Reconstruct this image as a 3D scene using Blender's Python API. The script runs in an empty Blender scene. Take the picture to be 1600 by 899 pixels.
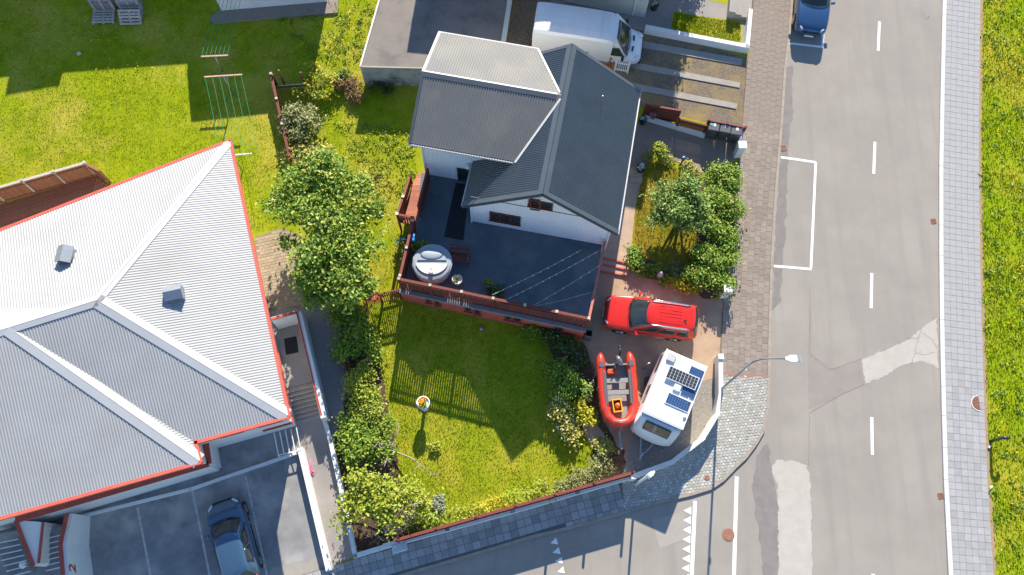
import bpy, bmesh, math, random
import numpy as np
from mathutils import Vector, Matrix
from mathutils.geometry import tessellate_polygon
random.seed(7); rng = np.random.default_rng(11)
SC = bpy.context.scene
COL = SC.collection

# ------------------------------------------------------------------ camera
F = 1244.0                       # focal length in photo pixels (photo 1600 x 899)
SL = 0.1095                      # the street and gardens climb towards +Y
up = Vector((25.0, 465.5, F)).normalized()            # world up seen from the camera (right, up, back)
cx_ = Vector((1, 0, 0)); cx_ = (cx_ - cx_.dot(up) * up).normalized()
cy_ = up.cross(cx_)
RC = Matrix((cx_, cy_, up))      # camera -> world rotation
CAM = -(RC @ Vector((0, 0, -1))) * (F / 30.5)
cam = bpy.data.cameras.new('camera'); camo = bpy.data.objects.new('camera', cam); COL.objects.link(camo)
camo.matrix_world = Matrix.Translation(CAM) @ RC.to_4x4()
cam.sensor_width = 36; cam.lens = 36 * F / 1600; cam.clip_end = 2000; cam.clip_start = 0.1
SC.camera = camo

# ------------------------------------------------------------------ light
SUNV = Vector((0.172, 1.485, 1.0))                     # towards the sun
EL = math.atan2(1, math.hypot(SUNV.x, SUNV.y)); AZ = math.atan2(SUNV.x, SUNV.y)
W = bpy.data.worlds.new('World'); SC.world = W; W.use_nodes = True
nt = W.node_tree; bg = nt.nodes['Background']
sky = nt.nodes.new('ShaderNodeTexSky'); sky.sky_type = 'NISHITA'; sky.sun_disc = False
sky.sun_elevation = EL; sky.sun_rotation = AZ; sky.air_density = 1.1; sky.dust_density = 0.1; sky.ozone_density = 5.5
nt.links.new(sky.outputs[0], bg.inputs[0]); bg.inputs[1].default_value = 0.105
sl = bpy.data.lights.new('sun', 'SUN'); sl.energy = 5.0; sl.angle = math.radians(0.5); sl.color = (1.0, 0.91, 0.76)
so = bpy.data.objects.new('sun', sl); COL.objects.link(so)
so.rotation_euler = SUNV.to_track_quat('Z', 'Y').to_euler(); so.location = (0, 40, 40)
SC.view_settings.view_transform = 'Standard'; SC.view_settings.look = 'None'
SC.view_settings.exposure = 1.0; SC.view_settings.gamma = 1.0

# ------------------------------------------------------------------ geometry helpers
def ray(px, py): return RC @ Vector((px - 800, -(py - 449.5), -F))
def P(px, py, h=0.0):            # photo pixel -> point h metres above the sloping ground
    d = ray(px, py); t = (SL * CAM.y + h - CAM.z) / (d.z - SL * d.y); return CAM + d * t
def PZ(px, py, z):               # photo pixel -> point at absolute height z
    d = ray(px, py); return CAM + d * ((z - CAM.z) / d.z)
def g(x, y): return SL * y
def G(v, h=0.0): return Vector((v[0], v[1], SL * v[1] + h))
GN = Vector((0, -SL, 1)).normalized()

def wloc(o):
    l = Vector((0, 0, 0))
    while o: l = l + o.location; o = o.parent
    return l
def link(o, parent=None):
    COL.objects.link(o)
    if parent: o.parent = parent
    return o
def tag(o, label, cat, group=None, kind=None):
    o['label'] = label; o['category'] = cat
    if group: o['group'] = group
    if kind: o['kind'] = kind
    return o
def thing(name, label, cat, loc=(0, 0, 0), group=None):
    o = bpy.data.objects.new(name, None); o.location = loc; o.empty_display_size = 0.2
    link(o); return tag(o, label, cat, group)
def child(me, name, parent, loc=None, rot=None):
    o = bpy.data.objects.new(name, me); link(o, parent)
    if loc is not None: o.location = loc
    if rot is not None: o.rotation_euler = rot
    return o
def raw(name, V, Fc, mat, parent=None, smooth=False, world=True, mats=None, fm=None):
    V = np.array([tuple(v) for v in V], dtype=float)
    if parent is not None and world: V = V - np.array(wloc(parent))
    me = bpy.data.meshes.new(name); me.from_pydata(V.tolist(), [], Fc); me.update()
    if mats:
        for m in mats: me.materials.append(m)
        if fm: me.polygons.foreach_set('material_index', fm)
    else: me.materials.append(mat)
    if smooth: me.polygons.foreach_set('use_smooth', [True] * len(me.polygons))
    o = bpy.data.objects.new(name, me); return link(o, parent)

class B:
    def __init__(s): s.V = []; s.F = []
    def add(s, V, Fc):
        n = len(s.V); s.V += [Vector(v) for v in V]; s.F += [tuple(i + n for i in f) for f in Fc]; return s
    def hexa(s, a, b):           # bottom ring a, top ring b (same count)
        n = len(a); f = [tuple(range(n - 1, -1, -1)), tuple(range(n, 2 * n))]
        f += [(i, (i + 1) % n, n + (i + 1) % n, n + i) for i in range(n)]
        return s.add(list(a) + list(b), f)
    def box(s, c, sz, M=None):
        x, y, z = sz[0] / 2, sz[1] / 2, sz[2] / 2; c = Vector(c)
        A = [(-x, -y, -z), (x, -y, -z), (x, y, -z), (-x, y, -z)]; T = [(p[0], p[1], z) for p in A]
        f = (lambda p: c + (M @ Vector(p))) if M else (lambda p: c + Vector(p))
        return s.hexa([f(p) for p in A], [f(p) for p in T])
    def bar(s, p, q, w, h, upv=(0, 0, 1)):   # rectangular bar p->q, width w, height h
        p = Vector(p); q = Vector(q); d = (q - p)
        if d.length < 1e-6: return s
        d.normalize(); u = Vector(upv)
        if abs(d.dot(u)) > 0.98: u = Vector((1, 0, 0))
        r = d.cross(u).normalized(); u = r.cross(d)
        k = [(-r * w - u * h) / 2, (r * w - u * h) / 2, (r * w + u * h) / 2, (-r * w + u * h) / 2]
        return s.hexa([p + x for x in k], [q + x for x in k])
    def prism(s, poly, z0, z1):  # world xy polygon, heights above slope if callable
        a = [(p[0], p[1], z0(p) if callable(z0) else z0) for p in poly]; b = [(p[0], p[1], z1(p) if callable(z1) else z1) for p in poly]
        n = len(poly)
        tri = tessellate_polygon([[Vector((p[0], p[1], 0)) for p in poly]])
        ar = sum(poly[i][0] * poly[(i + 1) % n][1] - poly[(i + 1) % n][0] * poly[i][1] for i in range(n))
        f = []
        for t in tri:
            q = [poly[i] for i in t]
            c = (q[1][0] - q[0][0]) * (q[2][1] - q[0][1]) - (q[2][0] - q[0][0]) * (q[1][1] - q[0][1])
            if c < 0: t = t[::-1]
            f.append(tuple(i + n for i in t)); f.append(tuple(t[::-1]))
        for i in range(n):
            j = (i + 1) % n; f.append((i, j, n + j, n + i) if ar > 0 else (j, i, n + i, n + j))
        return s.add(a + b, f)
    def tube(s, pts, r, n=8, cap=True):
        pts = [Vector(p) for p in pts]; m = len(pts); rr = r if hasattr(r, '__len__') else [r] * m
        rings = []; prev = None
        for i, p in enumerate(pts):
            d = (pts[min(i + 1, m - 1)] - pts[max(i - 1, 0)]).normalized()
            if prev is None:
                u = d.orthogonal().normalized()
            else:
                u = (prev - prev.dot(d) * d).normalized()
            prev = u; v = d.cross(u)
            rings += [p + (u * math.cos(2 * math.pi * k / n) + v * math.sin(2 * math.pi * k / n)) * rr[i] for k in range(n)]
        f = [(i * n + k, i * n + (k + 1) % n, (i + 1) * n + (k + 1) % n, (i + 1) * n + k) for i in range(m - 1) for k in range(n)]
        if cap: f += [tuple(range(n - 1, -1, -1)), tuple((m - 1) * n + k for k in range(n))]
        return s.add(rings, f)
    def lathe(s, c, prof, n=20, M=None):     # prof [(r,z)] about vertical axis at c
        c = Vector(c); V = []
        for r, z in prof:
            for k in range(n):
                p = Vector((r * math.cos(2 * math.pi * k / n), r * math.sin(2 * math.pi * k / n), z)); V.append(c + (M @ p if M else p))
        m = len(prof)
        f = [(i * n + k, i * n + (k + 1) % n, (i + 1) * n + (k + 1) % n, (i + 1) * n + k) for i in range(m - 1) for k in range(n)]
        f += [tuple(range(n - 1, -1, -1)), tuple((m - 1) * n + k for k in range(n))]
        return s.add(V, f)
    def blob(s, c, r, n=8, m=5, M=None):
        return s.lathe(c, [(max(1e-3, math.sin(math.pi * i / m)) * r[0], -math.cos(math.pi * i / m) * r[2]) for i in range(m + 1)], n, M)
    def quad(s, *p): return s.add(p, [tuple(range(len(p)))])
    def build(s, name, mat, parent=None, smooth=False, world=True): return raw(name, s.V, s.F, mat, parent, smooth, world)

def bevel(o, w=0.01, seg=1):
    m = o.modifiers.new('bevel', 'BEVEL'); m.width = w; m.segments = seg; m.limit_method = 'ANGLE'; return o
def subsurf(o, n=1):
    m = o.modifiers.new('subdivision', 'SUBSURF'); m.levels = n; m.render_levels = n; return o
def mirror_tree(o, parent=None):         # copy of a thing with its parts and sub-parts
    c = o.copy(); COL.objects.link(c); c.parent = parent
    for ch in o.children: mirror_tree(ch, c)
    return c
def pix(poly, h=0.0): return [P(x, y, h) for x, y in poly]
def rough(poly, step=0.25, amp=0.05, seed=1):   # world polygon with uneven edges
    R = random.Random(seed); out = []
    for i, a in enumerate(poly):
        b = poly[(i + 1) % len(poly)]; a = Vector(a); b = Vector(b); n = max(1, int((b - a).length / step))
        for k in range(n):
            p = a.lerp(b, k / n); out.append(Vector((p.x + R.gauss(0, amp), p.y + R.gauss(0, amp), 0)))
    return out
def sheet(name, poly, h, mat, parent=None, label=None, cat=None, kind='structure'):
    pts = [G(p, h) for p in poly]
    tri = tessellate_polygon([[Vector((p.x, p.y, 0)) for p in pts]]); f = []
    for t in tri:
        q = [pts[i] for i in t]
        if (q[1].x - q[0].x) * (q[2].y - q[0].y) - (q[2].x - q[0].x) * (q[1].y - q[0].y) < 0: t = t[::-1]
        f.append(tuple(t))
    o = raw(name, pts, f, mat, parent)
    if parent is None: tag(o, label, cat, kind=kind)
    return o
def slab(name, poly, h0, h1, mat, parent=None, label=None, cat=None, kind='structure'):
    b = B(); b.prism([(p[0], p[1]) for p in poly], lambda p: SL * p[1] + h0, lambda p: SL * p[1] + h1)
    o = b.build(name, mat, parent)
    if parent is None: tag(o, label, cat, kind=kind)
    return o
def inpoly(x, y, poly):
    x = np.asarray(x); y = np.asarray(y); r = np.zeros(x.shape, bool); n = len(poly)
    for i in range(n):
        x0, y0 = poly[i][0], poly[i][1]; x1, y1 = poly[(i + 1) % n][0], poly[(i + 1) % n][1]
        if y0 == y1: continue
        c = ((y0 > y) != (y1 > y)) & (x < (x1 - x0) * (y - y0) / (y1 - y0) + x0); r ^= c
    return r
def offset_line(pts, d):          # world polyline moved sideways (left positive) in plan
    out = []
    for i, p in enumerate(pts):
        a = pts[max(i - 1, 0)]; b = pts[min(i + 1, len(pts) - 1)]; t = Vector((b.x - a.x, b.y - a.y, 0)).normalized()
        out.append(Vector((p.x - t.y * d, p.y + t.x * d, 0)))
    return out

# ------------------------------------------------------------------ materials
MT = {}
def mat(name, c1, c2=None, sc=3.0, rough_=0.8, bump=0.0, bsc=40.0, metal=0.0, c3=None, sc3=0.4, coat=0.0, detail=6, spec=None, w3=(0.45, 0.65), rnd=0.0, bdist=0.02, streak=None):
    if name in MT: return MT[name]
    m = bpy.data.materials.new(name); m.use_nodes = True; t = m.node_tree; N = t.nodes; L = t.links
    bs = N['Principled BSDF']; bs.inputs['Roughness'].default_value = rough_; bs.inputs['Metallic'].default_value = metal
    if coat: bs.inputs['Coat Weight'].default_value = coat; bs.inputs['Coat Roughness'].default_value = 0.04
    if spec is not None: bs.inputs['Specular IOR Level'].default_value = spec
    geo = N.new('ShaderNodeNewGeometry'); col = None
    def noise(scale, det=detail):
        n = N.new('ShaderNodeTexNoise'); n.inputs['Scale'].default_value = scale; n.inputs['Detail'].default_value = det; n.inputs['Roughness'].default_value = 0.62
        L.new(geo.outputs['Position'], n.inputs['Vector']); return n
    def mix(fac, a, b):
        x = N.new('ShaderNodeMix'); x.data_type = 'RGBA'; L.new(fac, x.inputs[0])
        for i, v in ((6, a), (7, b)):
            if isinstance(v, tuple): x.inputs[i].default_value = (*v, 1)
            else: L.new(v, x.inputs[i])
        return x.outputs[2]
    def ramp(src, a, b):
        r = N.new('ShaderNodeMapRange'); r.inputs[1].default_value = a; r.inputs[2].default_value = b; L.new(src, r.inputs[0]); return r.outputs[0]
    if c2 is None: bs.inputs['Base Color'].default_value = (*c1, 1); col = None
    else:
        col = mix(ramp(noise(sc).outputs[0], 0.32, 0.68), c1, c2)
        if c3 is not None: col = mix(ramp(noise(sc3, 3).outputs[0], *w3), col, c3)
    if streak:
        mp = N.new('ShaderNodeMapping'); mp.inputs['Rotation'].default_value = (0, 0, 0.124); mp.inputs['Scale'].default_value = (1.1, 0.06, 0.06)
        L.new(geo.outputs['Position'], mp.inputs[0]); sn = noise(1.0, 5); L.new(mp.outputs[0], sn.inputs['Vector']); col = mix(ramp(sn.outputs[0], 0.50, 0.72), col, streak)
    if rnd:
        hs = N.new('ShaderNodeHueSaturation'); oi = N.new('ShaderNodeObjectInfo')
        L.new(ramp(oi.outputs['Random'], 0, 1), hs.inputs['Value'])
        hs.inputs['Value'].default_value = 1
        mr = N.new('ShaderNodeMapRange'); mr.inputs[3].default_value = 1 - rnd; mr.inputs[4].default_value = 1 + rnd
        L.new(oi.outputs['Random'], mr.inputs[0]); L.new(mr.outputs[0], hs.inputs['Value'])
        if col is None: hs.inputs['Color'].default_value = (*c1, 1)
        else: L.new(col, hs.inputs['Color'])
        col = hs.outputs[0]
    if col is not None: L.new(col, bs.inputs['Base Color'])
    if bump:
        b = N.new('ShaderNodeBump'); b.inputs['Strength'].default_value = bump; b.inputs['Distance'].default_value = bdist
        L.new(noise(bsc, 4).outputs[0], b.inputs['Height']); L.new(b.outputs[0], bs.inputs['Normal'])
    MT[name] = m; return m
def leafmat(name, cols, trans=0.35, rough_=0.45):
    m = bpy.data.materials.new(name); m.use_nodes = True; t = m.node_tree; N = t.nodes; L = t.links
    bs = N['Principled BSDF']; bs.inputs['Roughness'].default_value = rough_; bs.inputs['Specular IOR Level'].default_value = 0.35
    geo = N.new('ShaderNodeNewGeometry'); cr = N.new('ShaderNodeValToRGB'); L.new(geo.outputs['Random Per Island'], cr.inputs[0])
    e = cr.color_ramp.elements; e[0].color = (*cols[0], 1); e[0].position = 0; e[1].color = (*cols[-1], 1); e[1].position = 1
    for i, c in enumerate(cols[1:-1]): x = e.new((i + 1) / (len(cols) - 1)); x.color = (*c, 1)
    L.new(cr.outputs[0], bs.inputs['Base Color'])
    tr = N.new('ShaderNodeBsdfTranslucent'); L.new(cr.outputs[0], tr.inputs[0]); ms = N.new('ShaderNodeMixShader'); ms.inputs[0].default_value = trans
    out = N['Material Output']; L.new(bs.outputs[0], ms.inputs[1]); L.new(tr.outputs[0], ms.inputs[2]); L.new(ms.outputs[0], out.inputs[0])
    MT[name] = m; return m

m_grass = mat('grass', (0.311, 0.348, 0.013), (0.189, 0.262, 0.009), 2.2, 0.95, 0.35, 26, c3=(0.439, 0.378, 0.056), sc3=0.33, w3=(0.46, 0.70), bdist=0.03, spec=0.0)
m_lawn = mat('garden_lawn', (0.305, 0.336, 0.017), (0.207, 0.275, 0.012), 3.0, 0.95, 0.35, 30, c3=(0.403, 0.366, 0.038), sc3=0.6, w3=(0.46, 0.7), bdist=0.03, spec=0.0)
m_drylawn = mat('dry_lawn', (0.33, 0.24, 0.035), (0.22, 0.18, 0.018), 2.6, 0.95, 0.5, 30, c3=(0.17, 0.18, 0.012), sc3=0.7, bdist=0.04, spec=0.0)
m_verge = mat('verge_grass', (0.300, 0.372, 0.012), (0.186, 0.282, 0.007), 2.2, 0.95, 0.4, 18, c3=(0.384, 0.360, 0.030), sc3=0.3, bdist=0.05, spec=0.0)
m_soil = mat('soil', (0.16, 0.095, 0.055), (0.075, 0.045, 0.028), 5, 0.95, 1.0, 25, bdist=0.05)
m_bark = mat('bark_mulch', (0.40, 0.23, 0.12), (0.22, 0.12, 0.06), 8, 0.95, 1.0, 22, bdist=0.05)
m_asph = mat('worn_asphalt', (0.315, 0.283, 0.248), (0.283, 0.255, 0.224), 0.9, 0.92, 0.35, 120, c3=(0.335, 0.302, 0.265), sc3=0.25, bdist=0.008, streak=(0.272, 0.245, 0.217))
m_asph2 = mat('dark_asphalt', (0.293, 0.267, 0.254), (0.215, 0.202, 0.195), 1.4, 0.92, 0.4, 90, c3=(0.338, 0.305, 0.280), sc3=0.35, bdist=0.01)
m_park = mat('parking_asphalt', (0.298, 0.289, 0.289), (0.201, 0.201, 0.206), 1.2, 0.9, 0.4, 80, c3=(0.473, 0.446, 0.420), sc3=0.45, w3=(0.5, 0.75), bdist=0.01)
m_gutter = mat('gutter_asphalt', (0.25, 0.225, 0.205), (0.20, 0.185, 0.170), 2.5, 0.92, 0.4, 90)
m_patch = mat('pale_concrete_patch', (0.483, 0.447, 0.397), (0.428, 0.389, 0.343), 2.0, 0.9, 0.5, 60)
m_crack = mat('crack', (0.213, 0.181, 0.160))
m_paint = mat('road_paint', (0.85, 0.85, 0.84), (0.78, 0.78, 0.77), 6, 0.6)
m_kerb = mat('concrete_kerb', (0.690, 0.667, 0.632), (0.575, 0.552, 0.517), 3, 0.85, 0.3, 60)
m_kerbd = mat('stone_kerb', (0.38, 0.32, 0.26), (0.30, 0.25, 0.21), 3, 0.85, 0.3, 60)
m_slabg = mat('grey_paving', (0.382, 0.377, 0.373), (0.334, 0.329, 0.328), 4, 0.85, 0.2, 70, rnd=0.10)
m_joint = mat('paving_joint', (0.254, 0.249, 0.244), (0.206, 0.201, 0.198), 4, 0.95)
m_brick = mat('brown_paving', (0.30, 0.245, 0.20), (0.25, 0.205, 0.17), 4, 0.9, 0.3, 60, rnd=0.13)
m_brickj = mat('brown_joint', (0.215, 0.175, 0.145), (0.18, 0.145, 0.12), 4, 0.95)
m_slate = mat('slate_paving', (0.359, 0.352, 0.352), (0.295, 0.288, 0.288), 3, 0.85, 0.3, 50, rnd=0.22)
m_slatej = mat('slate_joint', (0.156, 0.150, 0.144), (0.120, 0.120, 0.120), 4, 0.95)
m_sett = leafmat('granite_setts', [(0.315, 0.305, 0.265), (0.445, 0.442, 0.401), (0.371, 0.364, 0.324), (0.539, 0.549, 0.519), (0.344, 0.324, 0.275)], 0.0, 0.75)
m_drive = mat('driveway_concrete', (0.408, 0.286, 0.192), (0.335, 0.230, 0.156), 1.8, 0.9, 0.3, 60, c3=(0.470, 0.335, 0.224), sc3=0.5)
m_path = mat('pink_concrete', (0.504, 0.366, 0.270), (0.420, 0.300, 0.222), 2.2, 0.9, 0.25, 60)
m_gravel = mat('gravel', (0.27, 0.215, 0.155), (0.125, 0.10, 0.075), 9, 0.95, 1.0, 30, c3=(0.30, 0.215, 0.095), sc3=0.7, bdist=0.04)
m_strip = mat('concrete_strip', (0.357, 0.332, 0.293), (0.297, 0.272, 0.242), 2, 0.9, 0.2, 60)
m_white = mat('white_render', (0.78, 0.78, 0.77), (0.72, 0.72, 0.71), 1.5, 0.75, 0.1, 60)
m_clad = mat('white_cladding', (0.856, 0.867, 0.877), (0.792, 0.802, 0.824), 1.2, 0.55)
m_cream = mat('cream_render', (0.66, 0.63, 0.55), (0.58, 0.56, 0.49), 1.2, 0.8)
m_redtrim = mat('red_trim', (0.48, 0.085, 0.055), (0.40, 0.065, 0.045), 3, 0.5)
m_fascia = mat('red_gutter', (0.62, 0.13, 0.085), (0.55, 0.10, 0.07), 3, 0.45)
m_redwood = mat('red_stained_wood', (0.190, 0.043, 0.028), (0.138, 0.029, 0.018), 9, 0.7, 0.3, 60, rnd=0.15)
m_redwall = mat('red_painted_wall', (0.640, 0.122, 0.077), (0.512, 0.096, 0.064), 2.5, 0.75)
m_orange = mat('orange_stained_wood', (0.58, 0.19, 0.065), (0.45, 0.14, 0.05), 8, 0.7, rnd=0.12)
m_deck = mat('deck_boards', (0.38, 0.125, 0.075), (0.27, 0.09, 0.055), 7, 0.75, 0.3, 60, rnd=0.15)
m_brownw = mat('brown_fence_wood', (0.30, 0.115, 0.065), (0.21, 0.08, 0.045), 8, 0.8, rnd=0.15)
m_greyw = mat('weathered_wood', (0.540, 0.472, 0.405), (0.378, 0.331, 0.284), 8, 0.85, 0.3, 60, rnd=0.15)
m_darkw = mat('dark_boards', (0.075, 0.07, 0.065), (0.05, 0.048, 0.045), 8, 0.8)
m_roofw = mat('white_corrugated_steel', (0.368, 0.370, 0.373), (0.338, 0.342, 0.347), 0.8, 0.5, c3=(0.316, 0.312, 0.308), sc3=0.35, w3=(0.5, 0.8))
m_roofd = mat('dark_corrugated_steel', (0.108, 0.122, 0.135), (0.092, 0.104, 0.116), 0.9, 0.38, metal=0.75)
m_roofg = mat('grey_corrugated_steel', (0.150, 0.152, 0.152), (0.130, 0.133, 0.135), 0.7, 0.6, metal=0.0, c3=(0.172, 0.166, 0.156), sc3=0.5)
m_flash = mat('roof_flashing_white', (0.475, 0.482, 0.490), (0.432, 0.439, 0.446), 1, 0.4)
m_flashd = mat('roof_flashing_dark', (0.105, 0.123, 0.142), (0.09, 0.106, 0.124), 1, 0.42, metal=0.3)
m_felt = mat('roof_felt', (0.223, 0.195, 0.177), (0.167, 0.149, 0.136), 0.8, 0.95, 0.6, 20, c3=(0.124, 0.115, 0.108), sc3=0.8, w3=(0.55, 0.75))
m_stain = mat('stained_concrete', (0.50, 0.49, 0.44), (0.30, 0.30, 0.28), 1.6, 0.9, 0.3, 40, c3=(0.10, 0.105, 0.11), sc3=0.9, w3=(0.52, 0.68))
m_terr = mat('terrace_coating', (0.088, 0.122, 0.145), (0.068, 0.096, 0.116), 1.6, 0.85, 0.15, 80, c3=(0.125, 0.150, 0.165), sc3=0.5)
m_mat = mat('rubber_mat', (0.018, 0.02, 0.024), (0.012, 0.013, 0.016), 5, 0.9)
m_glass = mat('window_glass', (0.035, 0.045, 0.045), (0.02, 0.026, 0.028), 1.5, 0.06, spec=0.9)
m_winf = mat('brown_window_frame', (0.156, 0.042, 0.021), (0.120, 0.030, 0.015), 8, 0.55)
m_dark = mat('dark_recess', (0.035, 0.035, 0.038))
m_blackp = mat('black_plastic', (0.02, 0.02, 0.022), rough_=0.5)
m_greyp = mat('grey_plastic', (0.16, 0.165, 0.17), rough_=0.5)
m_binp = mat('bin_plastic', (0.085, 0.090, 0.10), (0.07, 0.075, 0.085), 5, 0.5)
m_chrome = mat('chrome', (0.75, 0.76, 0.78), rough_=0.18, metal=1.0)
m_steel = mat('galvanised_steel', (0.42, 0.44, 0.46), (0.36, 0.38, 0.40), 6, 0.4, metal=0.7)
m_tyre = mat('tyre_rubber', (0.018, 0.018, 0.018), rough_=0.85)
m_whitep = mat('white_gloss', (0.80, 0.81, 0.82), rough_=0.35)
m_amber = mat('amber_lens', (0.65, 0.18, 0.02), rough_=0.2)
m_redlens = mat('red_lens', (0.5, 0.012, 0.012), rough_=0.15)
m_lens = mat('headlight_lens', (0.65, 0.68, 0.72), rough_=0.08)
m_iron = mat('rusty_cast_iron', (0.36, 0.17, 0.11), (0.26, 0.12, 0.08), 14, 0.85, 0.6, 50)
m_leafmid = leafmat('leaf_mid', [(0.127, 0.241, 0.024), (0.230, 0.375, 0.032), (0.172, 0.302, 0.030), (0.344, 0.449, 0.053), (0.482, 0.520, 0.074)])
m_leaftree = leafmat('leaf_maple', [(0.103, 0.205, 0.026), (0.218, 0.351, 0.035), (0.161, 0.278, 0.030), (0.322, 0.424, 0.053), (0.573, 0.605, 0.119)])
m_leaflime = leafmat('leaf_lime', [(0.252, 0.356, 0.031), (0.391, 0.455, 0.046), (0.482, 0.500, 0.062), (0.298, 0.401, 0.038)])
m_leafdark = leafmat('leaf_dark', [(0.047, 0.101, 0.022), (0.085, 0.156, 0.029), (0.123, 0.193, 0.040), (0.190, 0.239, 0.086)])
m_leafvar = leafmat('leaf_variegated', [(0.121, 0.170, 0.038), (0.363, 0.375, 0.162), (0.205, 0.242, 0.065), (0.484, 0.484, 0.248), (0.158, 0.200, 0.049)])
m_leafblue = leafmat('leaf_bluegreen', [(0.138, 0.255, 0.055), (0.276, 0.390, 0.093), (0.196, 0.312, 0.062), (0.391, 0.467, 0.117)])
m_leafyel = leafmat('leaf_yellow', [(0.462, 0.432, 0.037), (0.600, 0.544, 0.025), (0.330, 0.352, 0.037), (0.600, 0.600, 0.019)])
m_leafpink = leafmat('leaf_blush', [(0.219, 0.291, 0.040), (0.400, 0.426, 0.067), (0.678, 0.581, 0.176), (0.299, 0.349, 0.054), (0.726, 0.581, 0.256)])
m_leafsilver = leafmat('leaf_silver', [(0.22, 0.26, 0.19), (0.33, 0.37, 0.28), (0.27, 0.30, 0.22)])
m_twig = mat('bare_twig', (0.44, 0.36, 0.29), (0.30, 0.24, 0.19), 8, 0.85)
m_trunk = mat('tree_bark', (0.13, 0.095, 0.07), (0.08, 0.06, 0.045), 8, 0.9, 0.6, 30)
m_blade = leafmat('grass_blades', [(0.216, 0.300, 0.009), (0.300, 0.348, 0.012), (0.360, 0.360, 0.026), (0.168, 0.264, 0.007), (0.420, 0.372, 0.045)], 0.35, 0.9)
m_petaly = leafmat('yellow_petals', [(0.75, 0.52, 0.01), (0.85, 0.62, 0.03)], 0.2)
m_petalw = leafmat('white_petals', [(0.75, 0.75, 0.72), (0.65, 0.66, 0.62)], 0.2)
m_petalp = leafmat('pink_petals', [(0.60, 0.10, 0.28), (0.65, 0.25, 0.38), (0.5, 0.06, 0.2)], 0.2)
m_petalo = leafmat('orange_petals', [(0.8, 0.25, 0.01), (0.85, 0.5, 0.02), (0.6, 0.08, 0.02)], 0.2)
# ------------------------------------------------------------------ ground, road, pavements
sheet('ground', [(-150, -150), (150, -150), (150, 150), (-150, 150)], 0, m_grass, None, 'grassy sloping ground spreading under the whole block', 'ground')
KL = [(1262, -260), (1240, -10), (1234, 60), (1228, 110), (1222, 200), (1217, 260), (1211, 340), (1207, 420), (1204, 520), (1203, 590), (1201, 640), (1194, 675), (1181, 697), (1166, 717), (1150, 732), (1131, 752), (1112, 765), (1080, 775), (1050, 782), (987, 800), (965, 807), (900, 825), (825, 843), (800, 851), (720, 875), (640, 898), (540, 930), (300, 1000)]
KR = [(1481, -260), (1472, -10), (1470, 60), (1468, 150), (1466, 260), (1466, 400), (1467, 500), (1468, 560), (1470, 650), (1473, 750), (1477, 830), (1481, 905), (1500, 1150)]
KRo = [(1540, -260), (1530, -10), (1528, 100), (1527, 250), (1528, 350), (1530, 450), (1532, 540), (1534, 600), (1536, 660), (1541, 750), (1545, 830), (1550, 905), (1568, 1150)]
wKL = pix(KL); wKR = pix(KR); wKRo = pix(KRo)
road = sheet('road', wKL + [P(300, 1150)] + wKR[::-1], 0.004, m_asph, None, 'pale worn asphalt street with a side street joining it', 'road')

def line_px(pts, w, h=0.012, name='road_marking', m=None, parent=None):
    ps = pix(pts); o = []
    L_ = offset_line(ps, w / 2); R_ = offset_line(ps, -w / 2)
    return sheet(name, L_ + R_[::-1], h, m or m_paint, parent or road)
for a in [((1379, -160), (1378, -110)), ((1374, 34), (1372, 80)), ((1367, 222), (1365, 272)), ((1362, 427), (1361, 482)), ((1362, 652), (1363, 711)), ((1364, 897), (1365, 960))]: line_px(a, 0.15)
line_px([(1220, 246), (1275, 254)], 0.13); line_px([(1274.5, 254), (1267, 419)], 0.13, 0.0125); line_px([(1209, 416), (1268, 421)], 0.13)
line_px([(1233, 68), (1286, 74)], 0.13); line_px([(1285, 75), (1292, -60)], 0.13, 0.0125)
line_px([(1151, 745), (1145, 960)], 0.18); line_px([(1086, 783), (1078, 960)], 0.18)
for k in range(11):
    y = 792 + 15 * k; x = 1080 - 0.24 * (y - 792) / 7
    sheet('road_marking', pix([(x, y), (x, y + 12.5), (x - 12, y + 6)]), 0.012, m_paint, road)
for t in [((860, 849), (869, 840), (872, 851)), ((863, 864), (873, 855), (876, 866)), ((867, 877), (878, 870.5), (879, 881)), ((870.5, 894), (880, 885), (882.5, 896)), ((873, 910), (883, 901), (886, 912))]:
    sheet('road_marking', pix(t), 0.012, m_paint, road)
for p_, sd in (([(1346, 562), (1390, 545), (1420, 530), (1441, 512), (1455, 503), (1464, 497), (1465, 530), (1466, 575), (1455, 570), (1440, 565), (1425, 567), (1405, 573), (1380, 590), (1352, 600)], 1),
               ([(1204, 730), (1215, 718), (1240, 720), (1262, 728), (1267, 760), (1268, 830), (1269, 960), (1217, 960), (1216, 830), (1215, 760)], 2)):
    sheet('concrete_patch', rough(pix(p_), 0.12, 0.025, sd), 0.008, m_patch, road)
sheet('asphalt_patch', rough(pix([(1018, 812), (1068, 800), (1086, 838), (1031, 857)]), 0.3, 0.01, 3), 0.008, mat('asphalt_patch', (0.36, 0.325, 0.295), (0.33, 0.30, 0.27), 2, 0.92), road)
sheet('asphalt_patch', rough(pix([(1268, 452), (1263, 560), (1263, 640), (1350, 602), (1344, 562), (1297, 578), (1268, 553)]), 0.3, 0.01, 4), 0.0072, mat('asphalt_strip', (0.30, 0.265, 0.235), (0.265, 0.235, 0.21), 1.5, 0.92, 0.3, 90), road)
sheet('gutter_strip', rough(pix([(1224, 105), (1238, 100), (1238, 180), (1232, 225), (1229, 300), (1226, 380), (1219, 470), (1206, 485), (1209, 420), (1213, 340), (1218, 260)]), 0.25, 0.04, 5), 0.0076, m_gutter, road)
sheet('gutter_strip', rough(pix([(1200, 690), (1208, 740), (1216, 800), (1216, 960), (1199, 960), (1190, 860), (1175, 760), (1185, 705)]), 0.25, 0.04, 6), 0.0076, m_gutter, road)
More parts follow.
